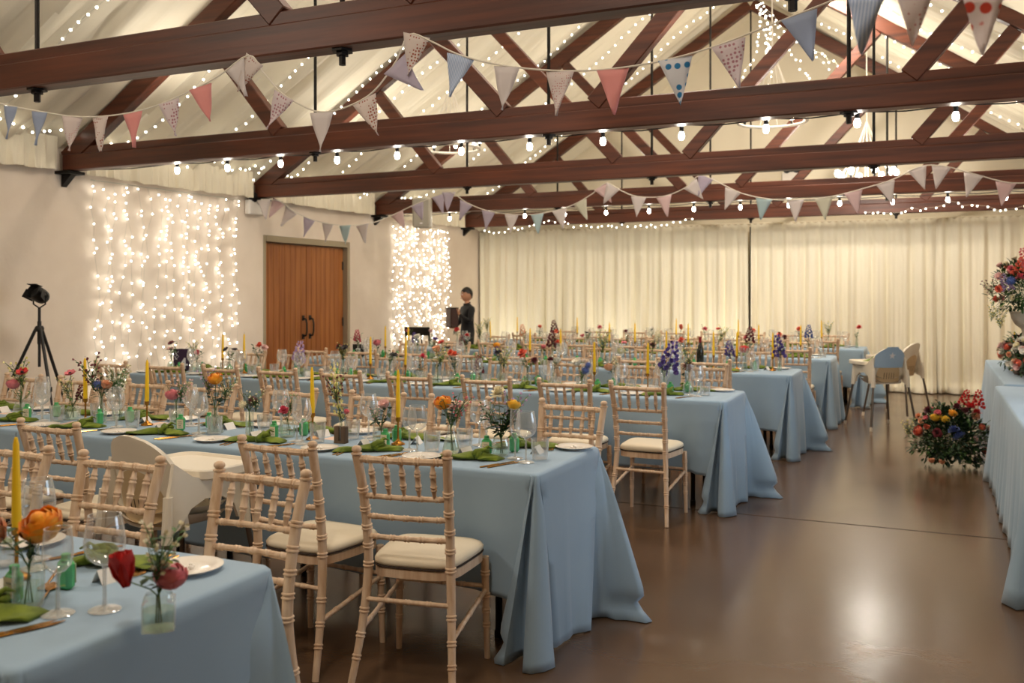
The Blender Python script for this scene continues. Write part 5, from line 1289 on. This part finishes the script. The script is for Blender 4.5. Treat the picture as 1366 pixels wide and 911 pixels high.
arrangement('floor_flowers', (.13, 8.95, 0), (0, 0, .24, .31, .27, .29), 22, [('rose', 'palepink'), ('ranunculus', 'coral'), ('carnation', 'burgundy'), ('rose', 'pink'), ('anemone', 'burgundy'), ('carnation', 'peach')], 5, 'large loose floor arrangement of red, pink and blue flowers beside the clothed table', 620,
            extra=[('carnation', 'red', .16, -.10, .53, 1.5), ('carnation', 'red', .21, -.05, .47, 1.6), ('spike', 'red', .22, -.06, .60, 1.2), ('spike', 'red', .12, .0, .60, 1.1), ('carnation', 'burgundy', .06, -.1, .52, 1.6), ('carnation', 'burgundy', .11, -.12, .49, 1.6), ('ranunculus', 'yellow', -.11, -.16, .44, 1.5), ('ranunculus', 'yellow', -.04, -.18, .43, 1.3), ('ranunculus', 'orange', .02, -.15, .48, 1.3), ('carnation', 'blue', .03, -.25, .34, 1.7), ('carnation', 'blue', .08, -.25, .30, 1.6), ('carnation', 'blue', .05, -.26, .28, 1.4), ('rose', 'coral', -.19, -.17, .34, 1.2), ('rose', 'palepink', -.24, -.1, .26, 1.2), ('wisp', 'lemon', -.33, -.02, .30, 1.4), ('rose', 'peach', -.14, -.22, .06, 1.1), ('rose', 'peach', -.06, -.25, .06, 1.1)])
# low trough garland along the table top
tb_ = MB(); tb_.box((0, 0, .05), (.14, 2.6, .10), .006); tr_ = tb_.mesh('trough', M['moss'])
inst('flower_trough', tr_, (.82, 9.95, ZT + .008), 0, 'long dark wooden trough holding the flower garland on the clothed table', 'trough')
R_ = random.Random(9)
gcols = [('rose', 'palepink'), ('ranunculus', 'orange'), ('rose', 'white'), ('carnation', 'peach'), ('ranunculus', 'coral'), ('rose', 'cream'), ('anemone', 'burgundy'), ('carnation', 'white')]
root = arrangement('table_garland', (.80, 9.95, ZT + .008 + .10), (0, 0, .06, .20, 1.42, .17), 84, gcols, 12, 'long garland of white, peach and orange flowers along the clothed table', 420, zmin=-.085, up=.1)
# urn with a tall arrangement
ub = MB(); ub.box((0, 0, .05), (.26, .26, .10), .006); ubm = ub.mesh('plinth', M['moss'])
uy, uz = 9.4, ZT + .008
inst('urn_plinth', ubm, (.70, uy + 1.0, uz + .215), 0, 'dark block under the stone urn on the flower table', 'plinth') if False else None
u = MB(); u.lathe([(0, 0), (.075, 0), (.078, .012), (.05, .03), (.022, .06), (.018, .10), (.024, .13), (.03, .14), (.075, .175), (.105, .23), (.115, .28), (.122, .285), (.118, .292), (.10, .285), (.09, .22), (0, .18)], 24)
US = Vector((.78, 8.98, uz))
sd_ = MB(); sd_.box((0, 0, .13), (.15, .15, .26), .01); sd_.box((0, 0, .268), (.24, .24, .02), .004)
inst('urn_stand', sd_.mesh('urn_stand', M['moss']), (.75, 9.6, uz), .2, 'dark wooden stand lifting the stone urn above the garland', 'stand')
UB = Vector((.75, 9.6, uz + .279))
inst('stone_urn', u.mesh('stone_urn', M['urn']), UB, 0, 'pale stone footed urn on the flower table', 'urn')
arrangement('urn_flowers', (UB.x, UB.y, UB.z + .27), (.03, 0, .22, .30, .28, .28), 22, [('rose', 'palepink'), ('carnation', 'coral'), ('rose', 'cream'), ('carnation', 'pink')], 21, 'tall arrangement of pink and red flowers in the stone urn', 330,
            extra=[('spike', 'coral', -.05, -.2, .42, 1.4), ('spike', 'pink', .0, -.18, .50, 1.4), ('carnation', 'hotpink', -.05, -.24, .32, 1.5), ('spike', 'lilac', -.16, -.15, .28, 1.2), ('wisp', 'burgundy', -.28, -.1, .22, 1.5), ('wisp', 'lemon', -.26, -.1, .0, 1.4), ('thistle', 'blue', -.12, -.2, .3, 2), ('wisp', 'lemon', -.20, -.12, -.06, 1.5)])
candle_at = Vector((.715, 8.62, uz))
inst('candlestick', stick_m, (.70, 10.0, uz), 0, 'slim brass candlestick beside the garland on the flower table', 'candlestick', 'brass candlesticks')
inst('dinner_candle', [('wax', cand), ('wick', wick)], (.70, 10.0, uz + .1235), 0, 'tall yellow candle in front of the stone urn', 'candle', 'yellow dinner candles')

# ------------------------------------------------------------------ tripod lamp by the left wall
px0, pz0 = -6.75, 0
def tripod(x, y):
    o = link('tripod_lamp', None, None, (x, y, 0)); tag(o, 'black spotlight on a tripod in front of the white wall', 'tripod lamp')
    q = MB(); q.tube([(0, 0, .86), (0, 0, 1.38)], .012, 8); q.tube([(0, 0, 1.06), (0, 0, 1.26)], .017, 8); link('pole', q.mesh('pole', M['black']), o)
    q = MB(); q.lathe([(0, 1.17), (.035, 1.17), (.04, 1.20), (.028, 1.22), (0, 1.22)], 12); link('collar', q.mesh('collar', M['black']), o)
    for a in (-.35, 1.75, 3.84):
        c, s_ = cos(a), sin(a)
        q = MB(); q.tube([(.03 * c, .03 * s_, 1.19), (.26 * c, .26 * s_, .66)], .014, 8); q.tube([(.24 * c, .24 * s_, .70), (.50 * c, .50 * s_, .02)], .009, 8); q.lathe([(0, -.02), (.019, -.02), (.019, .02), (0, .02)], 8, (.25 * c, .25 * s_, .68))
        ft = MB(); ft.ball((.505 * c, .505 * s_, .018), .018, 8, 5)
        l = link('leg', q.mesh('leg', M['black']), o); link('rubber_foot', ft.mesh('rubber_foot', M['black']), l)
    q = MB(); q.tube([(-.078, 0, 1.49), (-.074, 0, 1.41), (0, 0, 1.375), (.074, 0, 1.41), (.078, 0, 1.49)], .007, 8); link('yoke', q.mesh('yoke', M['black']), o)
    rt = Matrix.Rotation(radians(62), 3, 'X')
    q = MB(); q.lathe([(0, -.11), (.05, -.10), (.075, -.07), (.085, -.02), (.085, .06), (.092, .10), (.088, .105), (.07, .05), (0, .03)], 18, (0, 0, 1.49), rt)
    hd = link('lamp_head', q.mesh('lamp_head', M['black']), o, (0, 0, 1.49 * .22), (0, 0, 0), .78)
    q = MB()
    for sg in (-1, 1):
        q.box((sg * .115, -.04, 1.49), (.006, .10, .12), .002, Matrix.Rotation(sg * .5, 3, 'Z') @ rt); 
    q.box((0, -.06, 1.60), (.14, .10, .006), .002, Matrix.Rotation(-.3, 3, 'X')); link('barn_door', q.mesh('barn_door', M['black']), hd)
    q = MB(); q.tube([(.10 + .03 * cos(t), 0, 1.49 + .03 * sin(t)) for t in [i * TAU / 12 for i in range(13)]], .006, 6, False); link('knob', q.mesh('knob', M['black']), hd)
tx_, ty_ = -7.15, 7.02
for yy in (5.6,):
    pass
Yt = 5.75
xt, zt = atY(42, 390, Yt)
tripod(max(xt, XL + .5), Yt)

# dark wooden chair in front of the dense light curtain
def dark_chair():
    D = mat('black_stained_wood', (30, 25, 20), .5); pr = []
    for s_ in (-1, 1):
        q = MB(); q.tube([(s_ * .20, -.24, 0), (s_ * .19, -.20, .45), (s_ * .195, -.26, .98)], .017, 8); pr.append(('back_post', q.mesh('back_post', D)))
        q = MB(); q.tube([(s_ * .19, .19, 0), (s_ * .185, .18, .44)], .017, 8); pr.append(('leg', q.mesh('leg', D)))
    q = MB(); q.box((0, -.01, .45), (.42, .42, .03), .008); pr.append(('seat', q.mesh('seat', D)))
    q = MB(); q.grid(lambda u, v: ((u - .5) * .40, -.245 - .03 * v - .03 * sin(pi * u), .86 + .12 * v), 9, 3); q.grid(lambda u, v: ((u - .5) * .40, -.225 - .03 * v - .03 * sin(pi * u), .86 + .12 * v), 9, 3); q.tube([((u / 8 - .5) * .40, -.265 - .03 * sin(pi * u / 8), .98) for u in range(9)], .012, 8); pr.append(('crest_rail', q.mesh('crest_rail', D)))
    for s_ in (-.07, .07):
        q = MB(); q.tube([(s_, -.205, .46), (s_, -.26, .87)], .010, 6); pr.append(('spindle', q.mesh('spindle', D)))
    return pr
inst('wooden_chair', dark_chair(), (-7.27, 12.72, 0), radians(8), 'black-stained wooden chair in front of the dense light curtain', 'chair')

# ------------------------------------------------------------------ the person
def person(loc, rz_, s=1.0):
    """standing, arms bent in front, holding a dark box; faces +Y in its own frame, 1.6 m tall"""
    J = {'pelvis': (0, 0, .86), 'waist': (0, .0, .98), 'chest': (0, .005, 1.15), 'upper': (0, -.005, 1.27), 'neck': (0, .0, 1.345), 'head0': (0, .012, 1.40),
         'hipL': (-.085, 0, .83), 'kneeL': (-.095, .02, .46), 'ankL': (-.10, -.02, .09), 'heelL': (-.10, -.03, .04), 'toeL': (-.11, .13, .03),
         'hipR': (.085, 0, .83), 'kneeR': (.095, .01, .46), 'ankR': (.10, -.02, .09), 'heelR': (.10, -.03, .04), 'toeR': (.11, .13, .03),
         'shL': (-.155, -.005, 1.275), 'elL': (-.215, .06, 1.06), 'wrL': (-.13, .20, 1.17), 'shR': (.155, -.005, 1.275), 'elR': (.215, .03, 1.05), 'wrR': (.125, .17, .965)}
    E_ = [('pelvis', 'waist'), ('waist', 'chest'), ('chest', 'upper'), ('upper', 'neck'), ('neck', 'head0'), ('upper', 'shL'), ('shL', 'elL'), ('elL', 'wrL'), ('upper', 'shR'), ('shR', 'elR'), ('elR', 'wrR')]
    for q_ in 'LR': E_ += [('pelvis', 'hip' + q_), ('hip' + q_, 'knee' + q_), ('knee' + q_, 'ank' + q_), ('ank' + q_, 'heel' + q_), ('heel' + q_, 'toe' + q_)]
    RAD = {'pelvis': (.165, .12), 'waist': (.15, .11), 'chest': (.165, .115), 'upper': (.135, .095), 'neck': .047, 'head0': .05, 'hipL': .088, 'hipR': .088, 'kneeL': .058, 'kneeR': .058, 'ankL': .038, 'ankR': .038, 'heelL': .036, 'heelR': .036, 'toeL': .03, 'toeR': .03, 'shL': .058, 'shR': .058, 'elL': .042, 'elR': .042, 'wrL': .027, 'wrR': .027}
    # hands: palm + four unequal fingers + thumb
    def hand(sd, w, d, up, curl):
        d = Vector(d).normalized(); up = Vector(up).normalized(); sx = d.cross(up).normalized(); w = Vector(w)
        pm = w + d * .045; J['pm' + sd] = pm; E_.append(('wr' + sd, 'pm' + sd)); RAD['pm' + sd] = (.036, .018)
        for i, (off, ln) in enumerate(((-.026, .058), (-.009, .068), (.009, .063), (.025, .050))):
            p0 = pm + d * .032 + sx * off; p1 = p0 + d * ln * .5 - up * curl * .012; p2 = p1 + (d * (1 - curl * .8) - up * curl).normalized() * ln * .5
            for k_, p in enumerate((p0, p1, p2)): J['f%d%d%s' % (i, k_, sd)] = p; RAD['f%d%d%s' % (i, k_, sd)] = (.0095, .0088, .0072)[k_]
            E_.append(('pm' + sd, 'f%d0%s' % (i, sd))); E_.append(('f%d0%s' % (i, sd), 'f%d1%s' % (i, sd))); E_.append(('f%d1%s' % (i, sd), 'f%d2%s' % (i, sd)))
        si = 1 if sd == 'L' else -1
        t0 = pm - d * .012 + sx * .034 * si; t1 = t0 + (d * .6 + sx * .8 * si).normalized() * .03 - up * .008; t2 = t1 + (d * .9 - up * .4).normalized() * .026
        for k_, p in enumerate((t0, t1, t2)): J['t%d%s' % (k_, sd)] = p; RAD['t%d%s' % (k_, sd)] = (.012, .0105, .0085)[k_]
        E_.extend([('pm' + sd, 't0' + sd), ('t0' + sd, 't1' + sd), ('t1' + sd, 't2' + sd)])
    hand('L', J['wrL'], (.35, .45, .75), (-.3, .6, -.4), .5)
    hand('R', J['wrR'], (-.55, .8, -.05), (0, 0, 1), -.25)
    names = list(J); me = bpy.data.meshes.new('person'); me.from_pydata([J[k_] for k_ in names], [(names.index(a), names.index(c)) for a, c in E_], [])
    o = bpy.data.objects.new('person_tmp', me); C.objects.link(o)
    sk = o.modifiers.new('skin', 'SKIN'); sk.branch_smoothing = .4; sk.use_smooth_shade = True
    sv = me.skin_vertices[0].data
    for i, k_ in enumerate(names):
        r = RAD[k_]; sv[i].radius = r if isinstance(r, tuple) else (r, r)
    sv[names.index('pelvis')].use_root = True
    ss = o.modifiers.new('sub', 'SUBSURF'); ss.levels = 2; ss.render_levels = 2
    bpy.context.view_layer.update()
    dg = bpy.context.evaluated_depsgraph_get(); bm_ = bpy.data.meshes.new_from_object(o.evaluated_get(dg), depsgraph=dg)
    bpy.data.objects.remove(o)
    # head joined into the same mesh
    q = MB()
    q.v = [tuple(v.co) for v in bm_.vertices]; q.f = [list(p.vertices) for p in bm_.polygons]; q.m = []
    wl, wr = Vector(J['wrL']), Vector(J['wrR'])
    for f in q.f:
        c = sum((Vector(q.v[i]) for i in f), Vector()) / len(f)
        hand_ = (c - wl).dot(wl - Vector(J['elL'])) > -.0 and c.z > 1.05 and c.y > .17 and c.x < 0 or ((c - wr).dot(wr - Vector(J['elR'])) > 0 and .85 < c.z < 1.06 and c.y > .15)
        q.m.append(0 if (c.z > 1.345 and abs(c.x) < .08) or hand_ else (1 if c.z > .90 or abs(c.x) > .14 and c.z > .7 else (2 if c.z > .075 else 3)))
    def skull(u, v):
        a = TAU * u; t = pi * v; z = -cos(t); r = sin(t)
        w = .073 * (1 - .24 * max(0, -z) ** 1.3 * 1.0); dp = .092
        x = w * r * cos(a); y = dp * r * sin(a) * (1 if sin(a) < 0 else .96)
        if z < -.3 and sin(a) > 0: y *= 1.02
        # brow, nose and chin
        front = max(0, sin(a)) ** 10
        y += front * r * (.012 * math.exp(-((z + .22) / .16) ** 2) + .006 * math.exp(-((z - .1) / .1) ** 2) + .008 * math.exp(-((z + .78) / .14) ** 2) - .004 * math.exp(-((z - .0) / .07) ** 2))
        return (x, .018 + y, 1.485 + z * .113)
    q.mi = 0; q.grid(skull, 36, 26, True)
    for s_ in (-1, 1): q.lathe([(0, -.006), (.010, -.004), (.016, .002), (.012, .006), (0, .004)], 10, (s_ * .070, .008, 1.478), Matrix.Rotation(s_ * pi / 2, 3, 'Y'), 1.6, 1)
    body = q.mesh('person', [M['skin'], M['shirt'], M['black'], M['black']], ang=3)
    root = link('person', body, None, loc, (0, 0, rz_), s); tag(root, 'person with short dark hair in black clothes, standing and holding a dark box', 'person')
    # hair
    q = MB()
    def hair(u, v):
        a = TAU * u; lim = .45 + .22 * max(0, -sin(a)) - .07 * max(0, sin(a)) + .03 * sin(a * 9); t = pi * (1 - v * lim); z = -cos(t); r = sin(t)
        k_ = 1.07 + .03 * sin(a * 5 + v * 9)
        return (.075 * r * cos(a) * k_, .012 + .095 * r * sin(a) * k_, 1.487 + z * .113 * 1.09)
    q.grid(hair, 28, 12, True); link('hair', q.mesh('hair', M['hair'], ang=3), root)
    q = MB()
    for s_ in (-1, 1): q.ball((s_ * .028, .104, 1.487), .0085, 8, 5)
    link('eye', q.mesh('eye', M['white_ink']), root)
    q = MB()
    for s_ in (-1, 1): q.ball((s_ * .028, .1105, 1.487), .0045, 6, 4); q.tube([(s_ * .014, .112, 1.508), (s_ * .030, .112, 1.512), (s_ * .044, .104, 1.507)], .003, 5)
    link('brow', q.mesh('brow', M['hair']), root)
    q = MB(); q.tube([(-.022, .109, 1.423), (-.008, .117, 1.426), (.008, .117, 1.426), (.022, .109, 1.423)], [.002, .005, .005, .002], 6); link('mouth', q.mesh('mouth', mat('lips', (170, 92, 84), .5)), root)
    q = MB(); q.tube([(-.05, .015, 1.345), (-.04, .045, 1.335), (0, .06, 1.325), (.04, .045, 1.335), (.05, .015, 1.345), (.03, -.03, 1.36), (-.03, -.03, 1.36), (-.05, .015, 1.345)], .012, 6); link('collar', q.mesh('collar', M['shirt']), root)
    return root
pl = Vector((-6.74, 13.2, 0)); prz = radians(142)
person(pl, prz, 1.0)
q = MB(); q.box((0, 0, 0), (.21, .13, .30), .012); lid = MB(); lid.box((0, 0, .157), (.216, .136, .016), .004); fr_ = MB(); fr_.box((0, .066, 0), (.15, .004, .22), .001)
bp = pl + Matrix.Rotation(prz, 3, 'Z') @ Vector((-.02, .275, 1.12))
inst('leather_box', [('case', q.mesh('case', M['brownbox'])), ('lid', lid.mesh('lid', M['black'])), ('front_panel', fr_.mesh('front_panel', M['brownbox']))], bp, (0, 0, prz), 'dark brown leather box held upright by the standing person', 'box')

# ------------------------------------------------------------------ light: the lamps of the room and added fill
def point(x, y, z, w, col=(1, .86, .66), r=.12):
    l = bpy.data.lights.new('lamp', 'POINT'); l.energy = w; l.color = col; l.shadow_soft_size = r
    o = bpy.data.objects.new('lamp', l); C.objects.link(o); o.location = (x, y, z); return o
KEY = (1, .88, .74)
def area(loc, w, size, col=KEY, aim=(0, 0, -1), shape='DISK', sy=None):  # unseen lights only: inferred lamps, added fill and assumed daylight
    l = bpy.data.lights.new('lamp', 'AREA'); l.energy = w; l.color = col; l.shape = shape; l.size = size
    if sy: l.size_y = sy
    o = bpy.data.objects.new('lamp', l); C.objects.link(o); o.location = loc; o.rotation_euler = Vector(aim).to_track_quat('-Z', 'Y').to_euler(); return o
# unseen lamps under the roof, some inferred from lit surfaces, the rest added fill
for (x, y, z, w) in ((-1.25, 11.2, 5.0, 95), (-2.6, 8.0, 5.45, 70), (-2.6, 4.9, 5.3, 55), (-1.5, 1.0, 4.2, 34), (-4.8, .8, 3.8, 30)):
    area((x, y, z), w, .7, KEY, (0, .55 if y < 2 or y > 11 else 0, -1))
# unseen spots added on the tie beams to brighten the fabric
def spot(loc, w, ang, aim, col=KEY, r=.06):
    l = bpy.data.lights.new('fill_spot', 'SPOT'); l.energy = w; l.color = col; l.spot_size = radians(ang); l.spot_blend = 1; l.shadow_soft_size = r
    o = bpy.data.objects.new('fill_spot', l); C.objects.link(o); o.location = loc; o.rotation_euler = Vector(aim).to_track_quat('-Z', 'Y').to_euler()
for y in TY[:-1] + [.6]:
    for x in (-6.0, -3.9, -1.3, .6): spot((x, y + .07, 2.98), 30, 150, (0, 0, 1), (1, .92, .80))
# the lit chandelier
point(-.8, 13.1, 3.1, 45, (1, .92, .8), .15)
# spots added at the curtain's foot to brighten it, hidden behind the tables
for x in (-6.9, -5.0, -3.2): spot((x, 14.5, .15), 26, 120, (0, .6, 1), (1, .94, .76))
# added cool area light: assumed daylight from the unseen window on the right
area((2.40, 5.6, 1.75), 30, 2.4, (.62, .80, 1), (-1, 0, -.1), 'RECTANGLE', 1.3)
w_ = bpy.data.worlds.new('world'); S.world = w_; w_.use_nodes = True
w_.node_tree.nodes['Background'].inputs[0].default_value = (.02, .02, .025, 1)

# ------------------------------------------------------------------ view
S.view_settings.view_transform = 'Standard'; S.view_settings.look = 'None'; S.view_settings.gamma = 1; S.view_settings.use_curve_mapping = False
S.view_settings.exposure = 0.36
cy = S.cycles
cy.use_denoising = True; cy.max_bounces = 8; cy.diffuse_bounces = 4; cy.glossy_bounces = 4; cy.transmission_bounces = 4; cy.transparent_max_bounces = 48
cy.sample_clamp_indirect = 4; cy.caustics_reflective = False; cy.caustics_refractive = False
cy.use_light_tree = True
